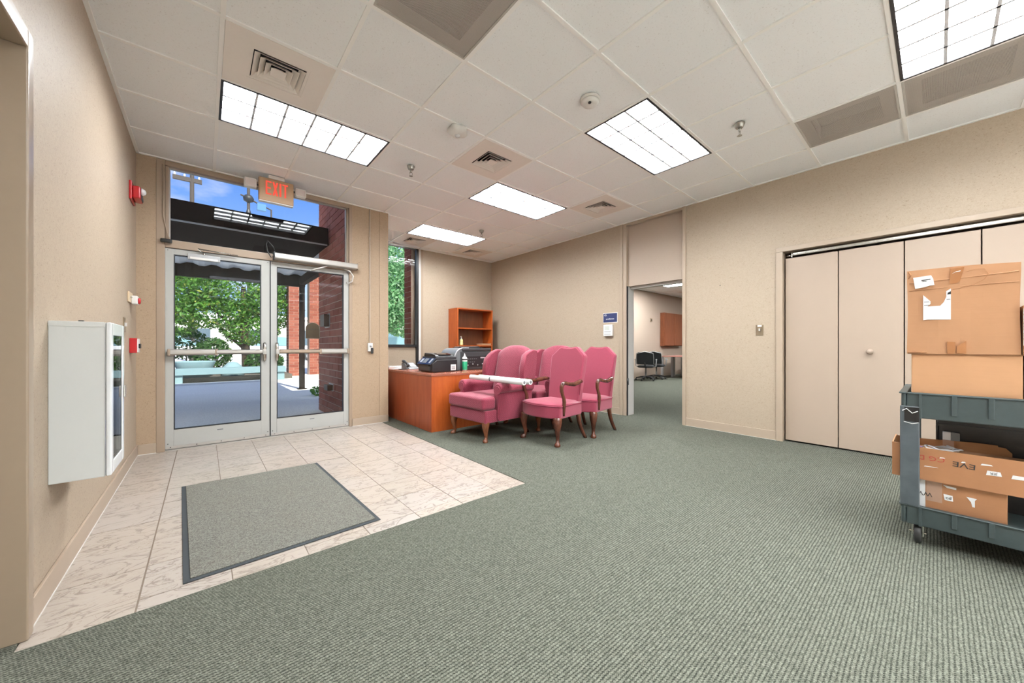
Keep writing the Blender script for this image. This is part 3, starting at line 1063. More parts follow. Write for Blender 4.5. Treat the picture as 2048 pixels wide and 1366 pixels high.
letter([rect(lx, lx + st, LZ0, LZ1), rect(lx + st, lx + lw_, LZ0, LZ0 + st), rect(lx + st, lx + lw_ - 0.006, (LZ0 + LZ1) / 2 - st / 2, (LZ0 + LZ1) / 2 + st / 2), rect(lx + st, lx + lw_, LZ1 - st, LZ1)])
x_ = lx + lw_ + 0.010
letter([[(x_, LZ0), (x_ + st + .003, LZ0), (x_ + lw_, LZ1), (x_ + lw_ - st - .003, LZ1)], [(x_ + lw_ - st - .003, LZ0), (x_ + lw_, LZ0), (x_ + st + .003, LZ1), (x_, LZ1)]])
x_ += lw_ + 0.012
letter([rect(x_, x_ + st + .003, LZ0, LZ1)])
x_ += st + 0.014
letter([rect(x_ + lw_ / 2 - st / 2, x_ + lw_ / 2 + st / 2 + .002, LZ0, LZ1 - st), rect(x_, x_ + lw_, LZ1 - st, LZ1)])
for x0, x1, z0, z1, s in ((0.236, 0.346, 2.735, 2.835, -1), (0.702, 0.812, 2.752, 2.845, 1)):
    hd = obj('lamp_head', bx(x0, x1, EY - 0.01, EY + 0.06, z0, z1), M['white_plastic'], ex, bevel=0.014, seg=3)
    obj('lens', bx(x0 + 0.012, x1 - 0.012, EY - 0.014, EY - 0.009, z0 + 0.012, z1 - 0.012), plain('lamp_lens', (0.62, 0.55, 0.53), 0.2), hd, bevel=0.004)
    xa, xb = (x1, 0.364) if s < 0 else (0.686, x0)
    obj('swivel', MB().tube([(xa, EY + 0.025, (z0 + z1) / 2), (xb, EY + 0.025, (z0 + z1) / 2)], 0.010, 8), M['dark'], hd, smooth=True)

# conduit and key box on the right pilaster
cd = thing('surface_conduit', (1.632, DW, 1.1), 'thin beige vertical conduit running down pilaster right of doors', 'conduit')
obj('raceway', bx(1.622, 1.640, DW - 0.014, DW, 1.10, CE), M['trim'], cd, bevel=0.003)
obj('coupling', bx(1.618, 1.644, DW - 0.016, DW, 2.50, 2.53), M['trim'], cd, bevel=0.002)
kb = thing('key_switch_box', (1.635, DW, 1.02), 'small white box with black key holder below beige conduit', 'switch box')
obj('back_box', bx(1.602, 1.662, DW - 0.035, DW, 0.985, 1.10), M['white_plastic'], kb, bevel=0.004)
obj('dial', MB().lathe([(0.016, 0), (0.016, -0.008), (0.010, -0.012), (0.002, -0.012)], (1.635, DW - 0.035, 1.06), 14, 'y'), M['silver'], kb, smooth=True)
obj('fob', bx(1.632, 1.668, DW - 0.052, DW - 0.034, 0.955, 1.035), M['black'], kb, bevel=0.01, seg=3)
rd = thing('push_plate', (1.384, DW - 0.004, 1.93), 'tiny beige junction plate beside door operator cable', 'plate')
obj('plate', bx(1.372, 1.398, DW - 0.016, DW - 0.004, 1.89, 1.945), M['trim'], rd, bevel=0.002)
obj('screw', MB().lathe([(0.005, 0), (0.004, -0.003), (0.001, -0.003)], (1.385, DW - 0.016, 1.915), 8, 'y'), M['dark'], rd)

# ------------------------------------------------------------------ alcove window
w2 = obj('window_2', bx(AX, 3.000, BY + 0.030, BY + 0.038, 1.09, CE), M['glass'], kind='structure')
wf = MB()
wf.box(3.000, 3.045, BY - 0.005, BY + 0.05, 0, CE)
wf.box(AX, 3.000, BY - 0.005, BY + 0.08, 1.045, 1.09)
obj('window_frame', wf, M['black'], w2)
ws = MB().box(3.045, 3.085, BY - 0.012, BY + 0.10, 0, CE)
obj('window_jamb', ws, M['white_line'], w2)
struct('trim_6', bx(3.085, 3.14, BY - 0.008, BY + 0.12, 0, CE), M['trim_brown'], 0.003)

# ------------------------------------------------------------------ entrance mat
mt = thing('entrance_mat', (0.27, -0.33, 0.0), 'grey green entrance mat with dark rubber border on cream tile', 'mat')


def quad(mb, p, z0, z1):
    mb.add([(x, y, z0) for x, y in p] + [(x, y, z1) for x, y in p], [(3, 2, 1, 0), (4, 5, 6, 7)] + [(i, (i + 1) % 4, 4 + (i + 1) % 4, 4 + i) for i in range(4)])


MA = [(-0.152, -1.073), (0.735, -1.040), (0.695, 0.400), (-0.209, 0.428)]
cxm = sum(p[0] for p in MA) / 4
cym = sum(p[1] for p in MA) / 4
inn = [(x + (0.024 if x < cxm else -0.024), y + (0.024 if y < cym else -0.02)) for x, y in MA]
b_ = MB()
quad(b_, MA, 0.0008, 0.005)
obj('rubber_border', b_, M['rubber'], mt, bevel=0.002)
b_ = MB()
quad(b_, inn, 0.004, 0.010)
obj('pile', b_, M['mat'], mt, bevel=0.002)

# ------------------------------------------------------------------ left wall fittings
WX = LX
hs = thing('fire_alarm_horn_strobe', (WX, 1.45, 2.43), 'red fire alarm horn strobe high on left wall corner', 'alarm')
obj('plate', bx(WX, WX + 0.018, 1.33, 1.57, 2.345, 2.505), M['red'], hs, bevel=0.005)
obj('body', bx(WX + 0.016, WX + 0.07, 1.36, 1.54, 2.365, 2.475), M['red'], hs, bevel=0.014, seg=3)
obj('strobe', MB().lathe([(0.032, 0.06), (0.032, 0.078), (0.02, 0.095), (0.004, 0.1)], (WX, 1.43, 2.445), 16, 'x'), M['steel_gloss'], hs, smooth=True)
obj('horn_grille', bx(WX + 0.069, WX + 0.074, 1.40, 1.5, 2.372, 2.41), M['dark'], hs)
kp = thing('alarm_key_station', (WX, 1.37, 1.48), 'almond wall box with dark red button below the horn', 'key station')
obj('plate', bx(WX, WX + 0.012, 1.25, 1.45, 1.435, 1.525), M['beige_plate'], kp, bevel=0.003)
obj('box', bx(WX + 0.011, WX + 0.05, 1.36, 1.46, 1.425, 1.50), M['white_plastic'], kp, bevel=0.006)
obj('button', MB().lathe([(0.026, 0.05), (0.026, 0.062), (0.018, 0.066), (0.002, 0.066)], (WX, 1.41, 1.458), 18, 'x'), M['red'], kp, smooth=True)
obj('key', bx(WX + 0.011, WX + 0.024, 1.29, 1.34, 1.475, 1.482), M['chrome'], kp)
sp = thing('wall_key_plate', (WX, 1.07, 1.23), 'narrow bronze switch plate above white cabinet far end', 'switch plate')
obj('plate', bx(WX, WX + 0.007, 1.03, 1.11, 1.172, 1.288), M['brass_plate'], sp, bevel=0.002)
obj('toggle', bx(WX + 0.006, WX + 0.018, 1.06, 1.075, 1.215, 1.245), M['white_plastic'], sp)
pu = thing('fire_alarm_pull_station', (WX, 1.42, 1.06), 'red and white fire alarm pull station on left wall', 'alarm')
obj('case', bx(WX, WX + 0.048, 1.35, 1.47, 0.995, 1.125), M['red'], pu, bevel=0.004)
obj('face', bx(WX + 0.047, WX + 0.056, 1.355, 1.465, 1.0, 1.12), M['white_plastic'], pu, bevel=0.002)
obj('handle', bx(WX + 0.055, WX + 0.066, 1.37, 1.45, 1.035, 1.075), M['black'], pu, bevel=0.003)
# white wall cabinet with a glazed door
cb = thing('wall_cabinet', (WX, -0.64, 0.815), 'white steel cabinet with glazed door mounted on left wall', 'cabinet')
CX1 = -0.418
CY0, CY1, CZ0, CZ1 = -0.81, -0.47, 0.468, 1.160
cc_ = MB()
cc_.box(WX, CX1, CY0, CY0 + 0.012, CZ0, CZ1)
cc_.box(WX, CX1, CY1 - 0.012, CY1, CZ0, CZ1)
cc_.box(WX, CX1, CY0 + .012, CY1 - .012, CZ1 - 0.012, CZ1)
cc_.box(WX, CX1, CY0 + .012, CY1 - .012, CZ0, CZ0 + 0.012)
cc_.box(WX, WX + 0.01, CY0 + .012, CY1 - .012, CZ0 + .012, CZ1 - .012)
cs = obj('case', cc_, M['steel_white'], cb, bevel=0.003)
obj('top_flange', bx(WX + 0.001, CX1, CY0 - 0.003, CY0, CZ1 - 0.022, CZ1 - 0.002), M['steel_white'], cs)
obj('seam', bx(CX1 - 0.004, CX1 - 0.0015, CY0 - 0.001, CY0 + 0.004, CZ0, CZ1), M['grey_metal'], cs)
obj('clip', bx(-0.50, -0.485, CY0 + 0.02, CY0 + 0.035, CZ1, CZ1 + 0.006), M['dark'], cs)
dr = MB()
for q in ((CY0, CY0 + 0.05, CZ0, CZ1), (CY1 - 0.05, CY1, CZ0, CZ1), (CY0 + .05, CY1 - .05, CZ0, CZ0 + 0.06), (CY0 + .05, CY1 - .05, CZ1 - 0.06, CZ1)):
    dr.box(CX1 + 0.001, CX1 + 0.019, *q)
dd = obj('door', dr, M['steel_gloss'], cb, bevel=0.006, seg=3)
obj('glass_pane', bx(CX1 + 0.012, CX1 + 0.016, CY0 + 0.05, CY1 - 0.05, CZ0 + 0.06, CZ1 - 0.06), M['glass'], dd)
obj('latch', bx(CX1 + 0.018, CX1 + 0.028, CY1 - 0.035, CY1 - 0.015, 0.79, 0.85), M['chrome'], dd, bevel=0.003)
obj('shelf', bx(WX + 0.01, CX1 - 0.01, CY0 + 0.012, CY1 - 0.012, 0.86, 0.87), M['steel_white'], cb)
# made-up case, painted the blue that the cabinet glass reflects
ib = thing('reflection_blue_case', (WX + 0.07, -0.64, 0.48), 'made up blue case inside the white cabinet, giving the glass its reflected blue', 'case')
obj('body', bx(WX + 0.02, WX + 0.13, -0.74, -0.54, 0.48, 0.70), plain('reflection_blue', (0.03, 0.05, 0.22), 0.6), ib, bevel=0.02, seg=3)
obj('handle', MB().tube([(WX + .075, -0.70, .695), (WX + .075, -0.68, .735), (WX + .075, -0.60, .735), (WX + .075, -0.58, .695)], 0.008, 8), M['black'], ib, smooth=True)

# ------------------------------------------------------------------ right wall fittings
RW = RX
sg = thing('room_sign', (RW, 0.11, 1.505), 'navy room sign with small white lettering beside the tall doorway', 'sign')
obj('board', bx(RW - 0.008, RW, -0.012, 0.240, 1.435, 1.575), M['navy'], sg, bevel=0.002)
bd = MB()
for q in ((-0.018, 0.246, 1.575, 1.583), (-0.018, 0.246, 1.427, 1.435), (-0.018, -0.012, 1.435, 1.575), (0.240, 0.246, 1.435, 1.575)):
    bd.box(RW - 0.006, RW, *q)
obj('border', bd, M['white_plastic'], sg)


def text(s, size, loc, rot, mat, parent, name='lettering', sx=1.0, align='CENTER'):
    c = bpy.data.curves.new(name, 'FONT')
    c.body = s
    c.size = size
    c.align_x = align
    c.align_y = 'CENTER'
    c.extrude = 0.0006
    c.resolution_u = 2
    tmp = bpy.data.objects.new(name, c)
    COL.objects.link(tmp)
    dg = bpy.context.evaluated_depsgraph_get()
    me = bpy.data.meshes.new_from_object(tmp.evaluated_get(dg))
    bpy.data.objects.remove(tmp)
    me.name = name
    me.materials.clear()
    me.materials.append(mat)
    o = bpy.data.objects.new(name, me)
    COL.objects.link(o)
    off = wloc(parent)
    o.parent = parent
    o.location = V(loc) - off
    o.rotation_euler = rot
    o.scale = (sx, 1, 1)
    return o


RF = (PI / 2, 0, -PI / 2)     # lettering on a face that looks towards -x
text('V5', 0.042, (RW - 0.0086, 0.201, 1.547), RF, M['paper'], sg)
text('a conference', 0.034, (RW - 0.0086, 0.113, 1.487), RF, M['paper'], sg, sx=0.85)
th = thing('thermostat', (RW, 0.13, 1.31), 'white box thermostat directly below the navy room sign', 'thermostat')
obj('case', bx(RW - 0.045, RW, 0.055, 0.215, 1.215, 1.395), M['white_plastic'], th, bevel=0.008, seg=3)
obj('screen', bx(RW - 0.0465, RW - 0.0445, 0.10, 0.19, 1.31, 1.375), plain('lcd', (0.50, 0.53, 0.48), 0.25), th)
for z in (1.285, 1.245):
    obj('vent_slot', bx(RW - 0.0465, RW - 0.0445, 0.075, 0.195, z - 0.004, z + 0.004), M['grey_plastic'], th)
ls = thing('light_switch', (RW, -1.90, 1.24), 'bronze light switch plate on beige wall left of closet', 'light switch')
obj('plate', bx(RW - 0.006, RW, -1.937, -1.863, 1.18, 1.30), M['brass_plate'], ls, bevel=0.002)
obj('toggle', bx(RW - 0.022, RW - 0.005, -1.906, -1.894, 1.23, 1.258), M['white_plastic'], ls, bevel=0.002)
obj('note_strip', bx(RW - 0.008, RW - 0.0055, -1.92, -1.88, 1.279, 1.297), M['paper'], ls)
nl = tag(obj('wall_nail', MB().lathe([(0.006, 0), (0.005, -0.008), (0.001, -0.009)], (RW, -1.48, 1.81), 8, 'x'), M['dark']), 'tiny dark nail in the beige wall above light switch', 'nail')

# closet bifold doors
RD = RX + 0.045
edges = [-2.128, -2.572, -3.028, -3.464, -3.92, -4.37, -4.82, -5.27]
cn = ['leftmost beige bifold closet panel next to the door jamb', 'beige bifold closet panel with the round knob', 'beige bifold closet panel behind the cardboard boxes', 'beige bifold closet panel at right edge above boxes']
for k in range(7):
    a_, b2 = edges[k], edges[k + 1]
    p = obj('door_%d' % (4 + k), bx(RD, RD + 0.03, b2 + 0.004, a_ - 0.004, 0.02, 2.025), M['closet'], kind='structure', bevel=0.002)
    p['label'] = cn[k] if k < 4 else 'beige bifold closet panel out of view'
    if k in (1, 4):
        obj('knob', MB().lathe([(0.026, 0), (0.026, -0.004), (0.011, -0.008), (0.011, -0.022), (0.022, -0.028), (0.024, -0.038), (0.016, -0.046), (0.002, -0.048)], (RD, -2.80 if k == 1 else -4.1, 1.003), 20, 'x'), M['closet'], p, smooth=True)
tr_ = thing('closet_track', (RX + 0.05, -3.6, 2.06), 'silver rail along the top of the closet opening', 'rail')
obj('rail', MB().prism([(RX + 0.03, 2.045), (RX + 0.08, 2.045), (RX + 0.08, 2.085), (RX + 0.045, 2.088), (RX + 0.03, 2.075)], 'y', -5.4, -2.20), M['chrome'], tr_, bevel=0.004)
obj('pivot_pin', MB().tube([(RX + 0.055, -2.20, 2.055), (RX + 0.055, -2.14, 2.052)], 0.006, 8), M['chrome'], tr_, smooth=True)
obj('pivot_bracket', bx(RX + 0.04, RX + 0.07, -2.195, -2.185, 2.03, 2.09), M['chrome'], tr_)

# ------------------------------------------------------------------ wing chairs and side chairs (front faces -x, origin on the floor under the seat front)
def cabriole(mb, x, y, h, dx, dy, k=1.0):
    d = V((dx, dy, 0)).normalized()
    pts, rr = [], []
    for o, z, r in ((0.0, h, 0.040), (0.004, h * 0.90, 0.040), (0.014, h * 0.74, 0.036), (0.012, h * 0.58, 0.028), (0.004, h * 0.42, 0.021), (-0.002, h * 0.26, 0.0165), (0.002, h * 0.14, 0.0165), (0.014, h * 0.09, 0.024), (0.020, h * 0.05, 0.029), (0.020, h * 0.02, 0.028), (0.018, 0.0, 0.018)):
        pts.append(V((x, y, z)) + d * (o * k))
        rr.append(r * k)
    mb.tube(pts, rr, 14)
    return mb


def saber(mb, x0, x1, y0, y1, h, r=0.021):
    pts = []
    for k in range(8):
        f = k / 7
        pts.append((x0 + (x1 - x0) * f ** 1.8, y0 + (y1 - y0) * f ** 1.8, h * (1 - f)))
    mb.tube(pts, [r * (1.15 - 0.3 * k / 7) for k in range(8)], 8)
    return mb


def superring(cx, cy, z, hx, hy, p=4.0, n=28):
    out = []
    for k in range(n):
        a = 2 * PI * k / n
        c, s_ = math.cos(a), math.sin(a)
        out.append((cx + hx * math.copysign(abs(c) ** (2 / p), c), cy + hy * math.copysign(abs(s_) ** (2 / p), s_), z))
    return out


def make_wing(label, group):
    t = thing('wing_armchair', (0, 0, 0), label, 'armchair', group)
    # seat frame
    obj('seat_frame', MB().prism([(0.03, -0.335), (0.03, 0.335), (0.72, 0.31), (0.72, -0.31)], 'z', 0.205, 0.345), M['damask'], t, bevel=0.018, seg=3)
    # T cushion
    obj('seat_cushion', MB().prism([(0.0, -0.33), (0.0, 0.33), (0.19, 0.335), (0.195, 0.262), (0.66, 0.25), (0.66, -0.25), (0.195, -0.262), (0.19, -0.335)], 'z', 0.348, 0.492), M['damask'], t, bevel=0.038, seg=4, angle=30)
    for s in (-1, 1):
        # scroll arm: key-hole section pushed backwards
        sec = [(0.285, 0.215), (0.358, 0.215), (0.358, 0.53)]
        sec += [(0.333 + 0.066 * math.cos(a), 0.578 + 0.060 * math.sin(a)) for a in [-0.75 + (PI + 1.2) * k / 12 for k in range(13)]]
        sec += [(0.285, 0.52)]
        rings = []
        for x, g in ((0.205, 0.90), (0.213, 0.97), (0.227, 1.0), (0.48, 0.99), (0.75, 0.95)):
            rings.append([(x, s * (0.322 + (p[0] - 0.322) * g), 0.42 + (p[1] - 0.42) * g) for p in sec])
        obj('arm', MB().loft(rings), M['damask'], t, bevel=0.006, seg=2, angle=50)
        # arm front facing
        fc = [(0.197, s * (0.322 + (p[0] - 0.322) * 0.8), 0.42 + (p[1] - 0.42) * 0.86) for p in sec]
        fb = [(0.209, y, z) for x, y, z in fc]
        obj('arm_facing', MB().loft([fc, fb]), M['damask'], t, bevel=0.003)
        # wing
        prof = [(0.66, 0.55), (0.595, 0.60), (0.572, 0.70), (0.58, 0.80), (0.605, 0.885), (0.65, 0.95), (0.715, 0.99), (0.78, 1.012), (0.85, 1.005), (0.83, 0.80), (0.78, 0.55)]
        rg = []
        for y, g in ((0.272, 0.93), (0.285, 0.99), (0.305, 1.0), (0.335, 1.0), (0.352, 0.98), (0.360, 0.93)):
            rg.append([(0.71 + (x - 0.71) * g, s * (y + (0.025 if x < 0.62 else 0.0)), 0.77 + (z - 0.77) * g) for x, z in prof])
        obj('wing', MB().loft(rg), M['damask'], t, bevel=0.006, seg=2, angle=60)
    # camel back
    rings = []
    for z, hy, cx, hx in ((0.34, 0.24, 0.665, 0.075), (0.38, 0.265, 0.67, 0.085), (0.55, 0.278, 0.70, 0.095), (0.75, 0.288, 0.735, 0.095), (0.90, 0.292, 0.762, 0.085), (0.96, 0.288, 0.772, 0.078), (0.995, 0.262, 0.778, 0.070), (1.025, 0.212, 0.783, 0.060), (1.045, 0.160, 0.786, 0.050), (1.058, 0.105, 0.788, 0.038), (1.064, 0.05, 0.789, 0.020)):
        rings.append(superring(cx + 0.055 * min(1, (z - 0.3) / 0.4), 0, z, hx, hy, 4.0 if z < 0.97 else 2.8))
    obj('backrest', MB().loft(rings), M['damask'], t, smooth=True)
    # outer back
    obj('outer_back', MB().loft([superring(0.72, 0, 0.215, 0.03, 0.30, 5), superring(0.80, 0, 0.55, 0.03, 0.315, 5), superring(0.875, 0, 0.95, 0.025, 0.315, 5), superring(0.885, 0, 0.985, 0.015, 0.29, 4)]), M['damask'], t, smooth=True)
    for s in (-1, 1):
        obj('leg', cabriole(MB(), 0.075, s * 0.29, 0.225, -1, s * 0.6, 1.08), M['mahogany_red'], t, smooth=True)
        obj('leg', saber(MB(), 0.69, 0.76, s * 0.26, s * 0.28, 0.215), M['mahogany'], t, smooth=True)
    return t


wing1 = make_wing('front burgundy wing armchair with white paper rolls across its arms', 'burgundy wing armchairs')
wing1.location = (2.175, 0.262, 0.004)
wing1.rotation_euler = (0, 0, math.radians(4))
wing2 = dup(wing1, (3.02, 0.295, 0.004), math.radians(3), 'rear burgundy wing armchair squeezed behind the one holding paper rolls')


def make_side(label, group):
    t = thing('open_arm_chair', (0, 0, 0), label, 'chair', group)
    # bow fronted seat
    poly = [(0.055 * (1 - math.cos(PI * (k / 12 - 0.5))) + 0.0 + 0.03 * abs(2 * k / 12 - 1) ** 2, -0.285 + 0.57 * k / 12) for k in range(13)]
    poly = [(0.085 * (abs(2 * k / 12 - 1) ** 2.2), -0.285 + 0.57 * k / 12) for k in range(13)]
    poly += [(0.52, 0.235), (0.52, -0.235)]
    st_ = obj('seat', MB().prism(poly, 'z', 0.285, 0.425), M['rose'], t, bevel=0.016, seg=3, angle=50)
    obj('crown', MB().loft([[(0.26 + (x - 0.26) * g, y * g, z) for x, y in poly] for g, z in ((0.985, 0.42), (0.93, 0.434), (0.8, 0.443), (0.5, 0.449), (0.1, 0.451))]), M['rose'], st_, smooth=True)
    obj('seat_piping', MB().tube([(0.26 + (x - 0.26) * 1.006, y * 1.008, 0.417) for x, y in poly], 0.0045, 6, closed=True), M['piping'], st_, smooth=True)
    # tall shaped back, raked
    out = [(-0.222, 0.30), (-0.228, 0.50), (-0.236, 0.70), (-0.243, 0.90), (-0.243, 0.935), (-0.225, 0.955), (-0.19, 0.982), (-0.155, 1.015), (-0.125, 1.038), (-0.105, 1.043), (-0.06, 1.034), (0, 1.030)]
    out = out + [(-y, z) for y, z in reversed(out[:-1])]

    def rake(z):
        return 0.455 + 0.03 * (z - 0.3) / 0.4 + 0.11 * max(0, z - 0.42) ** 1.25
    front = [(rake(z) - 0.0, y, z) for y, z in out]
    rg = []
    for dx, g in ((-0.012, 0.93), (-0.004, 0.985), (0.008, 1.0), (0.055, 1.0), (0.066, 0.985)):
        rg.append([(rake(z) + dx, y * g, 0.66 + (z - 0.66) * (1 - (1 - g) * 0.6)) for y, z in out])
    bk = obj('backrest', MB().loft(rg), M['rose'], t, bevel=0.004, seg=2, angle=60)
    obj('back_piping', MB().tube([(rake(z) + 0.004, y * 1.002, 0.66 + (z - 0.66) * 1.002) for y, z in out[1:-1]], 0.004, 6), M['piping'], bk, smooth=True)
    for s in (-1, 1):
        y = s * 0.282
        pts = [(0.50, s * 0.248, 0.655), (0.46, s * 0.262, 0.662), (0.38, s * 0.285, 0.652), (0.30, s * 0.296, 0.640), (0.22, s * 0.296, 0.648), (0.16, s * 0.292, 0.662), (0.125, s * 0.288, 0.655), (0.108, s * 0.285, 0.625), (0.112, y, 0.58), (0.128, y, 0.535), (0.148, y, 0.495), (0.155, y, 0.455), (0.150, y, 0.41), (0.148, y, 0.36), (0.148, y, 0.315)]
        rr = [0.016, 0.023, 0.026, 0.023, 0.020, 0.0205, 0.022, 0.021, 0.019, 0.018, 0.019, 0.021, 0.019, 0.016, 0.011]
        obj('armrest', MB().tube(pts, rr, 12), M['mahogany'], t, smooth=True)
        obj('leg', cabriole(MB(), 0.092, s * 0.245, 0.295, -1, s * 0.7, 1.18), M['mahogany'], t, smooth=True)
        obj('leg', saber(MB(), 0.49, 0.60, s * 0.205, s * 0.225, 0.30, 0.023), M['mahogany'], t, smooth=True)
    return t


side1 = make_side('front rose upholstered chair with curved dark wooden arms and tall back', 'rose open arm chairs')
side1.location = (2.648, -0.40, 0.004)
side1.rotation_euler = (0, 0, math.radians(1.5))
side2 = dup(side1, (3.235, -0.415, 0.004), math.radians(3), 'rear rose open arm chair nearest the tall doorway')

# paper rolls across the arms
def paper_roll(p0, p1, r, label, band):
    p0, p1 = V(p0), V(p1)
    t = thing('paper_roll', p0, label, 'paper roll', 'white paper rolls')
    d = (p1 - p0).normalized()
    m = MB()
    # hollow roll
    m.tube([p0, p1], r, 20)
    obj('roll', m, M['paper'], t, smooth=False, bevel=0.002)
    obj('core', MB().tube([p0 - d * 0.001, p0 + d * 0.002], r * 0.55, 14), M['grey_plastic'], t)
    obj('core', MB().tube([p1 - d * 0.002, p1 + d * 0.001], r * 0.55, 14), M['grey_plastic'], t)
    if band is not None:
        q = p0.lerp(p1, band)
        obj('rubber_band', MB().tube([q - d * 0.007, q + d * 0.007], r + 0.0015, 20), M['black'], t)
    return t


paper_roll((2.455, 0.545, 0.674), (2.472, -0.425, 0.673), 0.029, 'front white paper roll with black band lying across chair arms', 0.42)
paper_roll((2.525, 0.46, 0.675), (2.535, -0.455, 0.676), 0.029, 'second white paper roll just behind the banded one', None)

# ------------------------------------------------------------------ desk
DX0, DY0 = 2.025, 0.76
dk = thing('l_shaped_desk', (2.4, 1.5, 0.0), 'cherry wood desk with closed panels behind the wing chair', 'desk')
obj('desktop', MB().prism([(DX0 - 0.006, DY0 - 0.006), (3.62, DY0 - 0.006), (3.62, 1.66), (2.72, 1.66), (2.72, 2.75), (DX0 - 0.006, 2.75)], 'z', 0.684, 0.712), M['cherry_top'], dk, bevel=0.002)
obj('side_panel', bx(DX0, DX0 + 0.025, DY0 + 0.003, 2.74, 0.004, 0.684), M['cherry_dark'], dk)
obj('front_panel', bx(DX0 + 0.001, 3.60, DY0, DY0 + 0.022, 0.004, 0.684), M['cherry'], dk)
obj('side_panel', bx(3.585, 3.61, DY0 + 0.022, 1.64, 0.004, 0.684), M['cherry_dark'], dk)
obj('back_panel', bx(DX0 + 0.025, 2.70, 2.715, 2.74, 0.004, 0.684), M['cherry_dark'], dk)
DT = 0.712
# bookcase
BX0, BX1, BF, BB = 3.69, 4.555, 2.855, 3.19
bc = thing('bookcase', ((BX0 + BX1) / 2, 3.0, 0), 'cherry wood bookcase with open shelves in the alcove corner', 'bookcase')
obj('side_panel', bx(BX0, BX0 + 0.024, BF, BB, 0.004, 1.79), M['cherry'], bc, bevel=0.001)
obj('side_panel', bx(BX1 - 0.024, BX1, BF, BB, 0.004, 1.79), M['cherry'], bc, bevel=0.001)
obj('top_panel', bx(BX0 - 0.004, BX1 + 0.004, BF - 0.004, BB, 1.79, 1.812), M['cherry'], bc, bevel=0.001)
obj('back_panel', bx(BX0 + 0.024, BX1 - 0.024, BB - 0.012, BB, 0.06, 1.79), M['walnut_back'], bc)
for z in (0.07, 0.40, 0.73, 1.055, 1.405):
    obj('shelf', bx(BX0 + 0.024, BX1 - 0.024, BF + 0.006, BB - 0.012, z, z + 0.022), M['cherry'], bc, bevel=0.001)
obj('kick_board', bx(BX0 + 0.024, BX1 - 0.024, BF + 0.02, BF + 0.035, 0.004, 0.07), M['cherry'], bc)

# black all-in-one printer at the desk corner (front faces -x)
p1 = thing('inkjet_printer', (2.34, 1.21, DT), 'black office printer with sloping control panel on desk corner', 'printer')
px0, px1, py0, py1 = 2.15, 2.545, 1.005, 1.41
obj('body', MB().prism([(px0 + 0.02, DT + 0.006), (px1, DT + 0.006), (px1, DT + 0.165), (px0 + 0.085, DT + 0.165), (px0 + 0.012, DT + 0.115)], 'y', py0, py1), M['black'], p1, bevel=0.008)
obj('foot_pad', bx(px0 + 0.05, px1 - 0.03, py0 + 0.03, py1 - 0.03, DT, DT + 0.008), M['black'], p1)
pc = obj('control_panel', MB().prism([(px0 - 0.012, DT + 0.105), (px0 + 0.004, DT + 0.100), (px0 + 0.092, DT + 0.182), (px0 + 0.080, DT + 0.192)], 'y', py0 + 0.012, py1 - 0.012), M['black_gloss'], p1, bevel=0.004)


def on_panel(y0, y1, f0, f1, mat, name):
    a = V((px0 - 0.012, 0, DT + 0.105))
    b = V((px0 + 0.080, 0, DT + 0.192))
    n = V((-(b - a).z, 0, (b - a).x)).normalized() * 0.0025
    q = [a.lerp(b, f0), a.lerp(b, f1)]
    m = MB().add([(q[0].x, y0, q[0].z), (q[1].x, y0, q[1].z), (q[1].x, y1, q[1].z), (q[0].x, y1, q[0].z)] + [(p.x + n.x, y, p.z + n.z) for p, y in ((q[0], y0), (q[1], y0), (q[1], y1), (q[0], y1))],
                 [(0, 1, 2, 3), (4, 7, 6, 5), (0, 4, 5, 1), (1, 5, 6, 2), (2, 6, 7, 3), (3, 7, 4, 0)])
    obj(name, m, mat, pc)


on_panel(1.30, 1.36, 0.25, 0.8, M['silver'], 'button_pad')
on_panel(1.17, 1.27, 0.2, 0.85, M['grey_plastic'], 'screen')
on_panel(1.06, 1.10, 0.2, 0.85, M['silver'], 'button_pad')
obj('lid', bx(px0 + 0.075, px1 - 0.01, py0 + 0.006, py1 - 0.006, DT + 0.168, DT + 0.205), M['charcoal'], p1, bevel=0.006)
obj('document_feeder', MB().prism([(py0 + 0.04, DT + 0.205), (py1 - 0.03, DT + 0.205), (py1 - 0.05, DT + 0.252), (py0 + 0.16, DT + 0.245), (py0 + 0.06, DT + 0.225)], 'x', px0 + 0.085, px1 - 0.03), M['black'], p1, bevel=0.008)
obj('feeder_tray', MB().prism([(py0 + 0.05, DT + 0.228), (py0 + 0.18, DT + 0.246), (py0 + 0.18, DT + 0.252), (py0 + 0.05, DT + 0.234)], 'x', px0 + 0.14, px1 - 0.07), M['black_gloss'], p1)
obj('front_tray', bx(px0 + 0.004, px0 + 0.03, py0 + 0.05, py1 - 0.05, DT + 0.02, DT + 0.075), M['charcoal'], p1, bevel=0.004)
obj('tray_slot', bx(px0 + 0.0035, px0 + 0.02, py0 + 0.08, py1 - 0.08, DT + 0.078, DT + 0.095), M['dark'], p1)
obj('white_sticker', bx(px1 - 0.105, px1 - 0.025, py0 - 0.0015, py0, DT + 0.02, DT + 0.098), M['paper'], p1)
for k in range(3):
    obj('sticker_print', bx(px1 - 0.092, px1 - 0.04, py0 - 0.0025, py0 - 0.0015, DT + 0.036 + 0.016 * k, DT + 0.043 + 0.016 * k), M['grey_plastic'], p1)

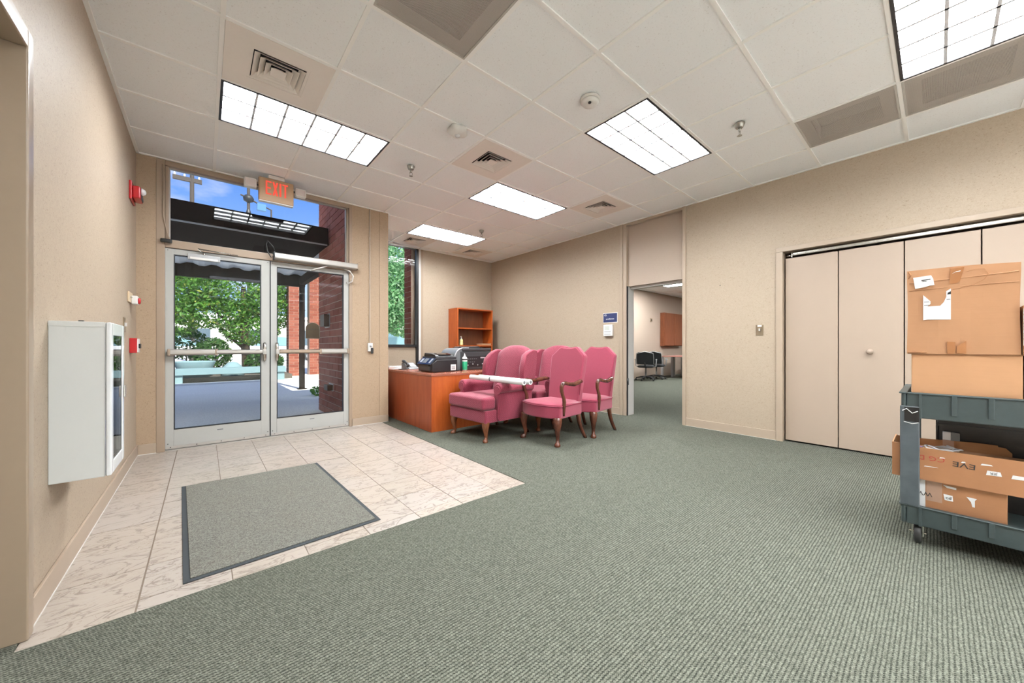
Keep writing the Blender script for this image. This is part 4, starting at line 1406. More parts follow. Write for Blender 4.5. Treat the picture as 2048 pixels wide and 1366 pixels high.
# large printer behind (front faces -y)
p2 = thing('laser_printer', (2.92, 1.38, DT), 'large charcoal multifunction printer behind the green bottle', 'printer')
qx0, qx1, qy0, qy1 = 2.60, 3.24, 1.17, 1.60
obj('body', bx(qx0 + 0.10, qx1, qy0, qy1, DT + 0.004, DT + 0.27), M['charcoal'], p2, bevel=0.012, seg=3)
cur = [(qx0 + 0.14, DT + 0.004), (qx0 + 0.0, DT + 0.004), (qx0 + 0.0, DT + 0.16), (qx0 + 0.012, DT + 0.22), (qx0 + 0.045, DT + 0.275), (qx0 + 0.09, DT + 0.305), (qx0 + 0.14, DT + 0.318)]
obj('curved_side', MB().prism(cur, 'y', qy0 + 0.01, qy1), M['grey_plastic'], p2, bevel=0.006)
obj('curved_trim', MB().tube([(x, qy0 + 0.008, z) for x, z in cur[2:]] + [(qx0 + 0.24, qy0 + 0.008, DT + 0.316)], 0.009, 8), M['silver'], p2, smooth=True)
obj('scanner_lid', bx(qx0 + 0.13, qx1 + 0.004, qy0 - 0.004, qy1, DT + 0.275, DT + 0.318), M['charcoal'], p2, bevel=0.008)
obj('feeder_recess', bx(qx0 + 0.20, qx1 - 0.16, qy0 + 0.03, qy1 - 0.05, DT + 0.316, DT + 0.325), M['black'], p2)
obj('paper_support', MB().prism([(qx0 + 0.2, DT + 0.318), (qx1, DT + 0.318), (qx1 - 0.02, DT + 0.345), (qx0 + 0.26, DT + 0.340)], 'y', qy1 - 0.14, qy1 - 0.03), M['charcoal'], p2, bevel=0.005)
cp_ = obj('control_face', bx(qx0 + 0.20, qx1 - 0.10, qy0 - 0.006, qy0 + 0.002, DT + 0.05, DT + 0.20), M['black'], p2, bevel=0.003)
obj('display', bx(qx1 - 0.20, qx1 - 0.12, qy0 - 0.008, qy0 - 0.005, DT + 0.165, DT + 0.185), M['silver'], cp_)
for k in range(9):
    obj('button', bx(qx0 + 0.215 + 0.035 * (k % 5), qx0 + 0.232 + 0.035 * (k % 5), qy0 - 0.008, qy0 - 0.005, DT + 0.155 - 0.045 * (k // 5), DT + 0.165 - 0.045 * (k // 5)), M['grey_plastic'], cp_)
for k in range(4):
    obj('round_button', MB().lathe([(0.010, 0), (0.008, -0.004), (0.001, -0.004)], (qx0 + 0.22 + 0.085 * k, qy0 - 0.006, DT + (0.085 if k % 2 else 0.07)), 10, 'y'), M['silver'], cp_)
obj('side_port', bx(qx1 - 0.075, qx1 - 0.02, qy0 - 0.003, qy0 + 0.01, DT + 0.06, DT + 0.18), M['black'], p2)
obj('foot_pad', bx(qx0 + 0.03, qx1 - 0.03, qy0 + 0.03, qy1 - 0.03, DT, DT + 0.006), M['black'], p2)

# green bottle on the desk
bt = thing('cleaner_bottle', (2.715, 1.09, DT), 'white topped bottle with green label on desk before the printer', 'bottle')
obj('body', MB().lathe([(0.034, 0), (0.037, 0.004), (0.037, 0.150), (0.036, 0.178), (0.022, 0.195), (0.014, 0.200), (0.012, 0.205)], (2.715, 1.09, DT), 24), M['white_plastic'], bt, smooth=True)
obj('label', MB().lathe([(0.0372, 0.012), (0.0378, 0.014), (0.0378, 0.128), (0.0372, 0.13)], (2.715, 1.09, DT), 24), M['green'], bt, smooth=True)
obj('label_band', MB().lathe([(0.0372, 0.150), (0.0376, 0.151), (0.0376, 0.166), (0.0372, 0.167)], (2.715, 1.09, DT), 24), M['dark'], bt, smooth=True)
obj('nozzle', MB().lathe([(0.014, 0.198), (0.013, 0.214), (0.007, 0.222), (0.005, 0.240), (0.002, 0.242)], (2.715, 1.09, DT), 16), M['white_plastic'], bt, smooth=True)
# pump bottle and box on the bookcase shelf
SZ = 1.077
pb = thing('pump_bottle', (3.84, 2.95, SZ), 'pale yellow pump bottle standing on bookcase shelf', 'bottle')
obj('body', MB().lathe([(0.036, 0), (0.038, 0.006), (0.037, 0.05), (0.033, 0.055), (0.035, 0.062), (0.034, 0.10), (0.028, 0.118), (0.014, 0.126)], (3.84, 2.95, SZ), 20), M['soap'], pb, smooth=True)
obj('collar', MB().lathe([(0.017, 0.124), (0.017, 0.142), (0.006, 0.145), (0.005, 0.168), (0.003, 0.169)], (3.84, 2.95, SZ), 14), M['white_plastic'], pb, smooth=True)
obj('pump_head', MB().tube([(3.845, 2.95, SZ + 0.170), (3.825, 2.945, SZ + 0.172), (3.808, 2.94, SZ + 0.162)], [0.011, 0.009, 0.005], 10), M['white_plastic'], pb, smooth=True)
tb2 = thing('small_carton', (4.40, 2.98, SZ), 'small flat tan carton at right end of bookcase shelf', 'box')
obj('carton', bx(4.28, 4.52, 2.87, 3.05, SZ, SZ + 0.028), M['card_light'], tb2, bevel=0.002)
obj('carton_lid', bx(4.277, 4.523, 2.867, 3.053, SZ + 0.028, SZ + 0.036), M['card_side'], tb2, bevel=0.002)
# telephone, papers and keyboard on the desk
ph = thing('desk_telephone', (2.42, 1.85, DT), 'grey desk telephone beside the black printer on desk', 'telephone')
obj('base', MB().prism([(1.74, DT + 0.002), (1.94, DT + 0.002), (1.94, DT + 0.085), (1.92, DT + 0.09), (1.76, DT + 0.025)], 'x', 2.31, 2.50), M['grey_plastic'], ph, bevel=0.006)
obj('handset', MB().tube([(2.335, 1.75, DT + 0.045), (2.335, 1.77, DT + 0.075), (2.335, 1.83, DT + 0.095), (2.335, 1.89, DT + 0.115), (2.335, 1.93, DT + 0.115)], [0.024, 0.02, 0.016, 0.02, 0.024], 10), M['charcoal'], ph, smooth=True)
obj('keypad', MB().prism([(1.77, DT + 0.031), (1.90, DT + 0.084), (1.90, DT + 0.088), (1.77, DT + 0.035)], 'x', 2.39, 2.48), M['silver'], ph)
obj('cord', MB().tube([(2.33, 1.74, DT + 0.02), (2.29, 1.69, DT + 0.006), (2.25, 1.74, DT + 0.006), (2.22, 1.70, DT + 0.006), (2.19, 1.76, DT + 0.006)], 0.006, 6), M['black'], ph, smooth=True)
ph.location = V(ph.location) + V((-0.10, 0.13, 0))
kk = thing('keyboard', (2.35, 2.45, DT), 'white keyboard on the desk below the alcove window', 'keyboard')
obj('tray', bx(2.13, 2.60, 2.36, 2.52, DT, DT + 0.018), M['white_plastic'], kk, bevel=0.004)
kbm = MB()
for r in range(5):
    for c in range(15):
        kbm.box(2.145 + c * 0.030, 2.170 + c * 0.030, 2.372 + r * 0.028, 2.395 + r * 0.028, DT + 0.017, DT + 0.027)
obj('keys', kbm, M['white_plastic'], kk, kind='stuff')
for k, (x, y, r) in enumerate(((2.17, 2.14, 0.2), (2.42, 2.14, -0.15), (2.32, 2.27, 0.05))):
    pm = MB()
    c_, s_ = math.cos(r), math.sin(r)
    q = [(x + u * c_ - v * s_, y + u * s_ + v * c_) for u, v in ((-0.105, -0.06), (0.105, -0.06), (0.105, 0.06), (-0.105, 0.06))]
    quad(pm, q, DT + 0.0005 + 0.003 * k, DT + 0.003 + 0.003 * k)
    tag(obj('paper_sheet', pm, M['paper']), ('loose white sheet near the left desk edge', 'loose white sheet beside the telephone', 'white sheet lying on the other desk papers')[k], 'paper', 'loose papers on the desk')

# ------------------------------------------------------------------ service cart and boxes
X0, X1, Y0, Y1 = 2.77, 3.39, -4.06, -3.10
ct_ = thing('utility_cart', ((X0 + X1) / 2, (Y0 + Y1) / 2, 0), 'grey plastic two shelf utility cart loaded with cardboard boxes', 'cart')


def tray(z0, z1, lip, name):
    m = MB()
    m.ring((X0, X1, Y0, Y1), (X0 + 0.018, X1 - 0.018, Y0 + 0.018, Y1 - 0.018), z0, z1 - 0.004)
    m.box(X0 + 0.018, X1 - 0.018, Y0 + 0.018, Y1 - 0.018, z1 - 0.05, z1 - 0.03)
    o = obj(name, m, M['cart'], ct_, bevel=0.006)
    obj('rim', MB().ring((X0 - 0.008, X1 + 0.008, Y0 - 0.008, Y1 + 0.008), (X0 + 0.022, X1 - 0.022, Y0 + 0.022, Y1 - 0.022), z1 - 0.008, z1), M['cart'], o, bevel=0.003)
    for k in range(8):
        y = -3.168 - k * 0.1125
        if y < Y0 + 0.05:
            break
        wd = 0.006 if k == 0 else 0.0095
        obj('rib', bx(X0 - 0.008, X0 + 0.002, y - wd, y + wd, z0 + (0.0 if k == 0 else 0.028), z1 - 0.006), M['cart'], o, bevel=0.002)
    return o


tray(0.675, 0.808, 0.01, 'top_tray')
tray(0.112, 0.215, 0.01, 'bottom_tray')
for (lx0, lx1, ly0, ly1) in ((X0 + 0.001, X0 + 0.03, -3.162, Y1 + 0.001), (X1 - 0.075, X1 - 0.002, -3.16, Y1 + 0.001), (X0 + 0.001, X0 + 0.03, Y0 - 0.001, Y0 + 0.06), (X1 - 0.075, X1 - 0.002, Y0 - 0.001, Y0 + 0.06)):
    obj('leg', bx(lx0, lx1, ly0, ly1, 0.19, 0.69), M['cart'], ct_, bevel=0.006)
tp = obj('tape_wrap', bx(X0 - 0.009, X0 + 0.03, -3.166, Y1 + 0.004, 0.212, 0.735), M['cart_dark'], ct_, bevel=0.004)
obj('torn_tape', MB().tube([(X0 - 0.010, -3.105, 0.71), (X0 - 0.012, -3.12, 0.722), (X0 - 0.011, -3.14, 0.70), (X0 - 0.012, -3.16, 0.712)], 0.0022, 5), M['paper'], tp)
obj('torn_tape', MB().tube([(X0 - 0.010, -3.11, 0.652), (X0 - 0.012, -3.14, 0.645), (X0 - 0.011, -3.162, 0.652)], 0.0018, 5), M['paper'], tp)
obj('black_patch', bx(X0 - 0.0105, X0 - 0.008, -3.165, -3.112, 0.655, 0.73), M['black_gloss'], tp)
for (cx_, cy_) in ((X0 + 0.06, -3.158), (X1 - 0.07, -3.16), (X0 + 0.06, Y0 + 0.07), (X1 - 0.07, Y0 + 0.07)):
    wh = obj('caster', MB().lathe([(0.02, -0.014), (0.050, -0.013), (0.054, -0.006), (0.054, 0.006), (0.050, 0.013), (0.02, 0.014)], (cx_, cy_, 0.059), 24, 'y'), M['dark'], ct_, smooth=True)
    fk = MB()
    fk.box(cx_ - 0.02, cx_ + 0.02, cy_ - 0.022, cy_ - 0.017, 0.045, 0.118)
    fk.box(cx_ - 0.02, cx_ + 0.02, cy_ + 0.017, cy_ + 0.022, 0.045, 0.118)
    fk.box(cx_ - 0.03, cx_ + 0.03, cy_ - 0.025, cy_ + 0.025, 0.113, 0.118)
    obj('fork', fk, M['chrome'], wh)
    obj('axle', MB().tube([(cx_, cy_ - 0.03, 0.059), (cx_, cy_ + 0.03, 0.059)], 0.006, 8), M['chrome'], wh)
ZT = 0.778          # deck of the top tray
# lower flat carton
c1 = thing('flat_carton', (2.99, -3.31, ZT), 'plain tan flat cardboard carton under the large taped box', 'box')
obj('carton', bx(2.795, 3.20, -3.482, -3.137, ZT, 1.008), M['card_light'], c1, bevel=0.004)
obj('pale_side', bx(2.80, 3.195, -3.137, -3.1355, ZT + .03, 1.0), M['card_side'], c1)
obj('top_flap', bx(2.793, 3.202, -3.484, -3.135, 1.008, 1.0115), M['card_light'], c1, bevel=0.001)
# big taped box, slightly bulging
c2 = thing('large_taped_box', (2.99, -3.30, 1.012), 'large worn cardboard box with torn white labels on cart', 'box')
gb = MB()
NY, NZ = 10, 10


def bulge(y, z):
    f = math.sin(PI * y) * math.sin(PI * z)
    return 0.006 * f + 0.004 * math.sin(9 * y + 4 * z) * math.sin(PI * y)


vs, fs = [], []
for i in range(NY + 1):
    for j in range(NZ + 1):
        y, z = i / NY, j / NZ
        w_ = 0.004 * (math.cos(PI * 2 * z))
        vs.append((2.782 - bulge(y, z), -3.474 + 0.352 * y + w_ * (y - 0.5), 1.0125 + 0.428 * z + 0.012 * y * z + 0.004 * math.sin(PI * y) * (z > 0.95)))
for i in range(NY):
    for j in range(NZ):
        a = i * (NZ + 1) + j
        fs.append((a, a + NZ + 1, a + NZ + 2, a + 1))
n0 = len(vs)
vs += [(3.20, -3.474, 1.0125), (3.20, -3.122, 1.0125), (3.20, -3.122, 1.452), (3.20, -3.474, 1.44)]
c00, c10, c01, c11 = 0, NY * (NZ + 1), NZ, NY * (NZ + 1) + NZ
fs += [(n0, n0 + 3, n0 + 2, n0 + 1)]
fs += [tuple([n0, n0 + 1] + [i * (NZ + 1) for i in range(NY, -1, -1)])]
fs += [tuple([n0 + 2, n0 + 3] + [i * (NZ + 1) + NZ for i in range(0, NY + 1)])]
fs += [tuple([n0 + 3, n0] + [j for j in range(0, NZ + 1)])]
fs += [tuple([n0 + 1, n0 + 2] + [NY * (NZ + 1) + j for j in range(NZ, -1, -1)])]
gb.add(vs, fs)
obj('carton', gb, M['card'], c2)
obj('fold_ridge', MB().tube([(2.7815, -3.13, 1.385), (2.7775, -3.22, 1.389), (2.7770, -3.32, 1.391), (2.7775, -3.39, 1.395), (2.7815, -3.47, 1.400)], 0.0026, 6), M['card'], c2, smooth=True)
obj('fold_ridge', MB().tube([(2.7815, -3.13, 1.345), (2.7775, -3.22, 1.348), (2.7765, -3.32, 1.350), (2.7775, -3.39, 1.351), (2.7815, -3.47, 1.352)], 0.0022, 6), M['card'], c2, smooth=True)
obj('corner_crush', MB().tube([(2.783, -3.128, 1.446), (2.781, -3.134, 1.428), (2.783, -3.126, 1.41)], [0.003, 0.004, 0.002], 6), M['card_brown'], c2, smooth=True)
obj('corner_crush', MB().tube([(2.780, -3.124, 1.018), (2.776, -3.15, 1.022), (2.776, -3.19, 1.020)], [0.006, 0.005, 0.002], 6), M['card_brown'], c2, smooth=True)


def flat(name, poly, mat, parent, x=2.7725, th=0.0012, label=None):
    return obj(name, MB().prism(poly, 'x', x - th, x + 0.012), mat, parent, label=label)


flat('torn_label', [(-3.143, 1.413), (-3.205, 1.418), (-3.212, 1.40), (-3.216, 1.366), (-3.20, 1.366), (-3.185, 1.360), (-3.150, 1.354)], M['paper'], c2)
flat('label_print', [(-3.172, 1.397), (-3.203, 1.400), (-3.203, 1.396), (-3.172, 1.392)], M['ink'], c2, 2.7715, 0.0008)
flat('label_print', [(-3.176, 1.390), (-3.190, 1.391), (-3.190, 1.388), (-3.176, 1.387)], M['ink'], c2, 2.7715, 0.0008)
flat('torn_label', [(-3.178, 1.318), (-3.190, 1.302), (-3.203, 1.284), (-3.203, 1.270), (-3.193, 1.259), (-3.193, 1.190), (-3.178, 1.188)], M['paper'], c2)
flat('torn_label', [(-3.193, 1.190), (-3.193, 1.258), (-3.235, 1.258), (-3.247, 1.276), (-3.255, 1.302), (-3.255, 1.330), (-3.270, 1.342), (-3.270, 1.186)], M['paper'], c2)
flat('label_print', [(-3.260, 1.322), (-3.270, 1.328), (-3.270, 1.314), (-3.258, 1.312)], M['ink'], c2, 2.7715, 0.0008)
for z in (1.283, 1.266):
    flat('label_print', [(-3.181, z), (-3.199, z), (-3.199, z - 0.003), (-3.181, z - 0.003)], M['grey_plastic'], c2, 2.7715, 0.0008)
flat('label_print', [(-3.256, 1.29), (-3.268, 1.29), (-3.268, 1.287), (-3.256, 1.287)], M['grey_plastic'], c2, 2.7715, 0.0008)
flat('packing_tape', [(-3.268, 1.441), (-3.312, 1.443), (-3.306, 1.41), (-3.298, 1.374), (-3.285, 1.366), (-3.265, 1.366)], M['tape'], c2, 2.7728, 0.001)
flat('packing_tape', [(-3.258, 1.075), (-3.284, 1.072), (-3.284, 1.016), (-3.258, 1.016)], M['tape'], c2, 2.7755, 0.001)
flat('packing_tape', [(-3.288, 1.05), (-3.318, 1.078), (-3.318, 1.016), (-3.288, 1.016)], M['tape'], c2, 2.7755, 0.001)
obj('tape_wrinkle', MB().tube([(2.7715, -3.274, 1.415), (2.7705, -3.285, 1.422), (2.7715, -3.30, 1.425)], 0.0016, 5), M['tape_clear'], c2)
obj('pen_line', MB().tube([(2.7735, -3.316, 1.418), (2.7735, -3.345, 1.428), (2.7735, -3.372, 1.425), (2.7735, -3.384, 1.40), (2.7735, -3.372, 1.375), (2.7735, -3.34, 1.353), (2.7735, -3.30, 1.340), (2.7735, -3.275, 1.337)], 0.0011, 5), M['card_brown'], c2)
# third box at the frame edge, with a pale label
c3 = thing('edge_box', (2.98, -3.66, 1.012), 'cardboard box with pale label at the right picture edge', 'box')
obj('carton', bx(2.765, 3.19, -3.86, -3.480, 1.012, 1.24), M['card'], c3, bevel=0.004)
obj('white_label', bx(2.7635, 2.766, -3.60, -3.4805, 1.055, 1.225), M['paper'], c3)
obj('label_rule', bx(2.7628, 2.7636, -3.60, -3.482, 1.175, 1.178), M['grey_plastic'], c3)
c3b = thing('support_carton', (2.98, -3.66, ZT), 'plain cardboard carton on the cart beside flat carton', 'box')
obj('carton', bx(2.80, 3.2, -3.86, -3.49, ZT, 1.008), M['card_light'], c3b, bevel=0.004)
obj('top_flap', bx(2.798, 3.202, -3.862, -3.488, 1.008, 1.0115), M['card_light'], c3b)
# bottom shelf: printed box, open tray with clutter, black bin, white post
ZB = 0.185
c4 = thing('printed_carton', (2.95, -3.30, ZB), 'brown carton with peeled labels on the cart lower shelf', 'box')
obj('carton', bx(2.82, 3.10, -3.442, -3.125, ZB, 0.348), M['card_brown'], c4, bevel=0.003)
obj('tape_strip', bx(2.8185, 2.821, -3.242, -3.188, 0.242, 0.352), M['tape_clear'], c4)
obj('white_label', bx(2.8190, 2.821, -3.185, -3.135, 0.20, 0.346), M['paper'], c4)
text('WWW', 0.03, (2.8180, -3.162, 0.275), (PI / 2, PI, -PI / 2), M['ink'], c4)
obj('peeled_label', MB().prism([(-3.246, 0.292), (-3.276, 0.290), (-3.278, 0.262), (-3.250, 0.262)], 'x', 2.8178, 2.821), M['paper'], c4)
text('cd', 0.022, (2.8172, -3.263, 0.276), RF, M['ink'], c4)
obj('peeled_label', MB().prism([(-3.320, 0.300), (-3.352, 0.298), (-3.346, 0.288), (-3.346, 0.255), (-3.338, 0.255), (-3.334, 0.278)], 'x', 2.8178, 2.821), M['paper'], c4)
obj('peeled_label', MB().prism([(-3.245, 0.338), (-3.288, 0.334), (-3.288, 0.324), (-3.258, 0.326)], 'x', 2.8178, 2.821), M['paper'], c4)
c5 = thing('open_tray_box', (2.93, -3.30, 0.352), 'open cardboard tray with upside down print on cart lower shelf', 'box')
e = 0.005
obj('front_wall', MB().prism([(-3.065, 0.352), (-3.065, 0.530), (-3.16, 0.520), (-3.30, 0.518), (-3.62, 0.520), (-3.62, 0.352)], 'x', 2.795, 2.795 + e), M['card_brown'], c5)
obj('back_wall', MB().prism([(-3.065, 0.352), (-3.065, 0.525), (-3.15, 0.522), (-3.36, 0.536), (-3.43, 0.535), (-3.43, 0.352)], 'x', 3.06, 3.06 + e), M['card_brown'], c5)
obj('end_wall', bx(2.80, 3.06, -3.070, -3.065, 0.352, 0.530), M['card_light'], c5)
obj('end_wall', bx(2.80, 3.06, -3.62, -3.615, 0.352, 0.50), M['card_brown'], c5)
obj('floor_panel', bx(2.80, 3.06, -3.615, -3.07, 0.352, 0.357), M['card_brown'], c5)
obj('tape_strip', bx(3.055, 3.0605, -3.285, -3.245, 0.40, 0.532), M['tape_clear'], c5)
obj('back_flap', MB().prism([(-3.40, 0.40), (-3.40, 0.528), (-3.455, 0.524), (-3.475, 0.50), (-3.475, 0.40)], 'x', 3.075, 3.08), M['card_brown'], c5)
text('CG DR', 0.034, (2.7940, -3.192, 0.470), (PI / 2, PI, -PI / 2), M['red_ink'], c5, sx=1.15)
text('EVE', 0.036, (2.7940, -3.312, 0.460), (PI / 2, PI + 0.06, -PI / 2), M['ink'], c5, sx=1.3)
for a_, b2, z_, w2_ in ((-3.232, -3.252, 0.480, 0.006), (-3.302, -3.318, 0.474, 0.008), (-3.362, -3.398, 0.478, 0.008), (-3.378, -3.424, 0.442, 0.022), (-3.45, -3.50, 0.44, 0.018), (-3.18, -3.228, 0.425, 0.004)):
    obj('peeled_label', MB().prism([(a_, z_ - w2_ / 2), (b2, z_ - w2_ / 2 + 0.003), (b2 + 0.004, z_ + w2_ / 2), (a_ - 0.004, z_ + w2_ / 2)], 'x', 2.7932, 2.7955), M['paper'], c5)
text('JER', 0.016, (2.7928, -3.40, 0.442), (PI / 2, PI, -PI / 2), M['ink'], c5)
cr = thing('cable_bundle', (2.93, -3.2, 0.50), 'coiled grey cable lying in the open cardboard tray', 'cable')
obj('coil', MB().tube([(2.92 + 0.05 * math.cos(k * 0.7), -3.22 + 0.055 * math.sin(k * 0.7) - 0.0015 * k, 0.50 + 0.006 * math.sin(k * 1.9) + 0.0004 * k) for k in range(28)], 0.004, 6), M['silver'], cr, smooth=True)
obj('plug', bx(2.86, 2.885, -3.175, -3.145, 0.492, 0.512), plain('violet_plug', (0.16, 0.09, 0.2), 0.4), cr, bevel=0.003)
pk = thing('packed_folder', (2.93, -3.33, 0.36), 'stack of brown folders filling the open cardboard tray', 'folder')
obj('folder', bx(2.805, 3.05, -3.60, -3.08, 0.358, 0.425), M['card_side'], pk, bevel=0.003)
obj('folder', bx(2.82, 3.05, -3.56, -3.09, 0.426, 0.486), M['card'], pk, bevel=0.003)
bn = thing('black_crate', (3.26, -3.55, ZB), 'tall black plastic crate on the cart lower shelf', 'crate')
BNX0, BNX1, BNY0, BNY1 = 3.108, 3.30, -3.98, -3.22
obj('body', MB().ring((BNX0, BNX1, BNY0, BNY1), (BNX0 + .01, BNX1 - .01, BNY0 + .01, BNY1 - .01), ZB, 0.66), M['black'], bn, bevel=0.004)
obj('base', bx(BNX0 + .01, BNX1 - .01, BNY0 + .01, BNY1 - .01, ZB, ZB + 0.01), M['black'], bn)
obj('ledge', bx(BNX0 - 0.006, BNX0 + 0.002, BNY0, BNY1, 0.60, 0.615), M['black'], bn)
wp = thing('white_carton_post', (3.085, -3.27, 0.36), 'small white carton standing up in the open tray', 'box')
obj('carton', bx(3.068, 3.095, -3.275, -3.245, 0.36, 0.575), M['paper'], wp, bevel=0.002)
obj('grey_side', bx(3.067, 3.096, -3.306, -3.2755, 0.36, 0.575), M['grey_plastic'], wp, bevel=0.001)

# ------------------------------------------------------------------ conference room seen through the opening
fw = MB()
fw.box(RX + 0.14, FX, FY, FY + 0.12, 0, CE + 0.004)
fw.box(FX, FX + 0.12, -4.0, FY + 0.12, 0, CE)
fw.box(RX + 0.74, FX, -4.12, -4.0, 0, CE)
fw.box(RX + 0.74, RX + 0.86, -4.0, -2.0, 0, CE)
fw.box(RX + 0.14, RX + 0.86, -2.02, -1.9, 0, CE)
struct('wall_conference', fw, M['wall_plain'])
base('baseboard_conference', [(RX + 0.14, FX, FY - 0.012, FY, 0, 0.1)])
fc = MB().box(RX + 0.14, FX, -4.0, FY, CE + 0.004, CE + 0.03)
fc.box(RX + 0.14, FX + 0.1, FY - 0.01, FY + 0.12, CE + 0.004, 3.06)
c_f = obj('ceiling_2', fc, M['tile_ceiling'], kind='structure')
fb = MB()
for k in range(0, 18):
    fb.box(5.2 + k * T - 0.012, 5.2 + k * T + 0.012, -4.0, FY, CE, CE + 0.004)
for k in range(-6, 6):
    fb.box(RX + 0.14, FX, k * T - 0.17, k * T - 0.146, CE, CE + 0.004)
obj('grid_bar', fb, M['tbar'], c_f)
rf2 = struct('roof_2', bx(RX + 0.14, FX + 0.12, -4.12, FY + 0.12, 3.06, 3.2), M['wall_plain'])


def far_light(x, y, label):
    t = thing('ceiling_light', (x, y, CE), label, 'ceiling light', 'conference room lights')
    obj('frame', MB().ring((x - .60, x + .60, y - .295, y + .295), (x - .585, x + .585, y - .28, y + .28), CE - 0.003, CE + 0.003), M['gasket'], t)
    obj('lamp', bx(x - .585, x + .585, y - .28, y + .28, CE - 0.001, CE + 0.003), M['lamp_far'], t)
    lv = MB()
    for k in range(1, 6):
        lv.box(x - .585 + k * .195 - .002, x - .585 + k * .195 + .002, y - .28, y + .28, CE - 0.004, CE - 0.001)
    for k in (1, 2):
        lv.box(x - .585, x + .585, y - .28 + k * .187 - .002, y - .28 + k * .187 + .002, CE - 0.004, CE - 0.001)
    obj('louver', lv, M['louver'], t)


M['lamp_far'] = emit('conference_lamp', (0.98, 1.0, 1.02), LAMP * 1.3)
far_light(10.37, 1.95, 'fluorescent light seen through the tall doorway in conference room')
far_light(8.2, 0.4, 'conference room fluorescent light hidden behind the wall')
far_light(13.0, 0.4, 'rear conference room fluorescent light hidden behind the wall')
for x, y, lb in ((12.5, 2.25, 'air vent beyond the light in the conference room ceiling'), (9.25, 2.55, 'air vent left of the light in the conference room ceiling')):
    t = thing('air_vent', (x, y, CE), lb, 'air vent')
    obj('panel', bx(x - .29, x + .29, y - .29, y + .29, CE - 0.002, CE + 0.003), M['vent'], t)
    for h in (0.14, 0.09):
        f = MB()
        frustum(f, x, y, h, CE - 0.012, h - 0.03, CE - 0.002)
        obj('blade', f, M['dark'], t)
wc = thing('wall_display_cabinet', (12.95, FY, 1.66), 'reddish brown wooden cabinet hung on conference room wall', 'cabinet')
obj('body', bx(12.22, 13.62, FY - 0.155, FY, 1.075, 2.25), M['cabinet_wood'], wc, bevel=0.004)
obj('door', bx(12.235, 12.915, FY - 0.175, FY - 0.155, 1.09, 2.235), M['cabinet_wood'], wc, bevel=0.003)
obj('door', bx(12.925, 13.605, FY - 0.175, FY - 0.155, 1.09, 2.235), M['cabinet_wood'], wc, bevel=0.003)
wt = thing('wall_plate', (11.58, FY, 1.96), 'tiny grey wall plate left of the wooden wall cabinet', 'plate')
obj('plate', bx(11.54, 11.66, FY - 0.01, FY, 1.90, 2.02), M['brass_plate'], wt)
obj('sensor', bx(11.58, 11.62, FY - 0.02, FY - 0.01, 1.94, 1.98), M['dark'], wt)
# white inner jamb of the doorway with a dark gap
struct('trim_7', MB().box(RX + 0.035, RX + 0.20, -0.176, -0.10, 0, 1.965).box(RX + 0.10, RX + 0.20, -1.06, -0.176, 1.93, 1.966), M['white_line'], 0.003)
gp = struct('trim_8', bx(RX + 0.006, RX + 0.034, -0.180, -0.172, 0.004, 1.965), M['gasket'])
obj('hinge_knuckle', MB().lathe([(0.012, -0.05), (0.012, 0.05)], (RX + 0.02, -0.186, 0.52), 10), M['dark'], gp, smooth=True)


def office_chair(label):
    t = thing('office_chair', (0, 0, 0), label, 'office chair', 'black conference chairs')
    for k in range(5):
        a = 2 * PI * k / 5 + 0.3
        l_ = obj('base_arm', MB().tube([(0, 0, 0.12), (0.15 * math.cos(a), 0.15 * math.sin(a), 0.105), (0.29 * math.cos(a), 0.29 * math.sin(a), 0.075)], [0.03, 0.024, 0.016], 8), M['black'], t, smooth=True)
        obj('caster', MB().lathe([(0.01, -0.022), (0.028, -0.02), (0.03, 0), (0.028, 0.02), (0.01, 0.022)], (0.29 * math.cos(a), 0.29 * math.sin(a), 0.031), 12, 'y'), M['black_gloss'], l_, smooth=True)
    obj('gas_lift', MB().lathe([(0.028, 0.11), (0.028, 0.25), (0.018, 0.25), (0.018, 0.40)], (0, 0, 0), 12), M['grey_metal'], t, smooth=True)
    obj('seat', MB().loft([superring(0, 0, 0.40, 0.20, 0.20, 4), superring(0, 0, 0.415, 0.245, 0.24, 4), superring(0, 0, 0.455, 0.25, 0.245, 4), superring(0, 0, 0.475, 0.20, 0.20, 4)]), M['office_mesh'], t, smooth=True)
    rg = []
    for z, w_, x in ((0.50, 0.215, -0.225), (0.52, 0.235, -0.235), (0.66, 0.245, -0.262), (0.80, 0.235, -0.285), (0.865, 0.215, -0.30), (0.88, 0.19, -0.304)):
        rg.append(superring(x, 0, z, 0.028, w_, 5))
    obj('backrest', MB().loft(rg), M['office_mesh'], t, smooth=True)
    obj('back_trim', MB().tube([(-0.275, -0.245, 0.52), (-0.30, -0.25, 0.68), (-0.325, -0.236, 0.84), (-0.335, 0, 0.895), (-0.325, 0.236, 0.84), (-0.30, 0.25, 0.68), (-0.275, 0.245, 0.52)], 0.011, 8), M['grey_metal'], t, smooth=True)
    obj('back_stem', MB().tube([(-0.10, 0, 0.40), (-0.24, 0, 0.42), (-0.285, 0, 0.55)], 0.02, 8), M['black'], t, smooth=True)
    for s in (-1, 1):
        obj('armrest', MB().tube([(0.02, s * 0.245, 0.42), (0.02, s * 0.29, 0.45), (0.02, s * 0.30, 0.60), (0.05, s * 0.30, 0.645), (0.16, s * 0.30, 0.645), (-0.12, s * 0.30, 0.65)], 0.017, 8), M['grey_metal'], t, smooth=True)
    return t


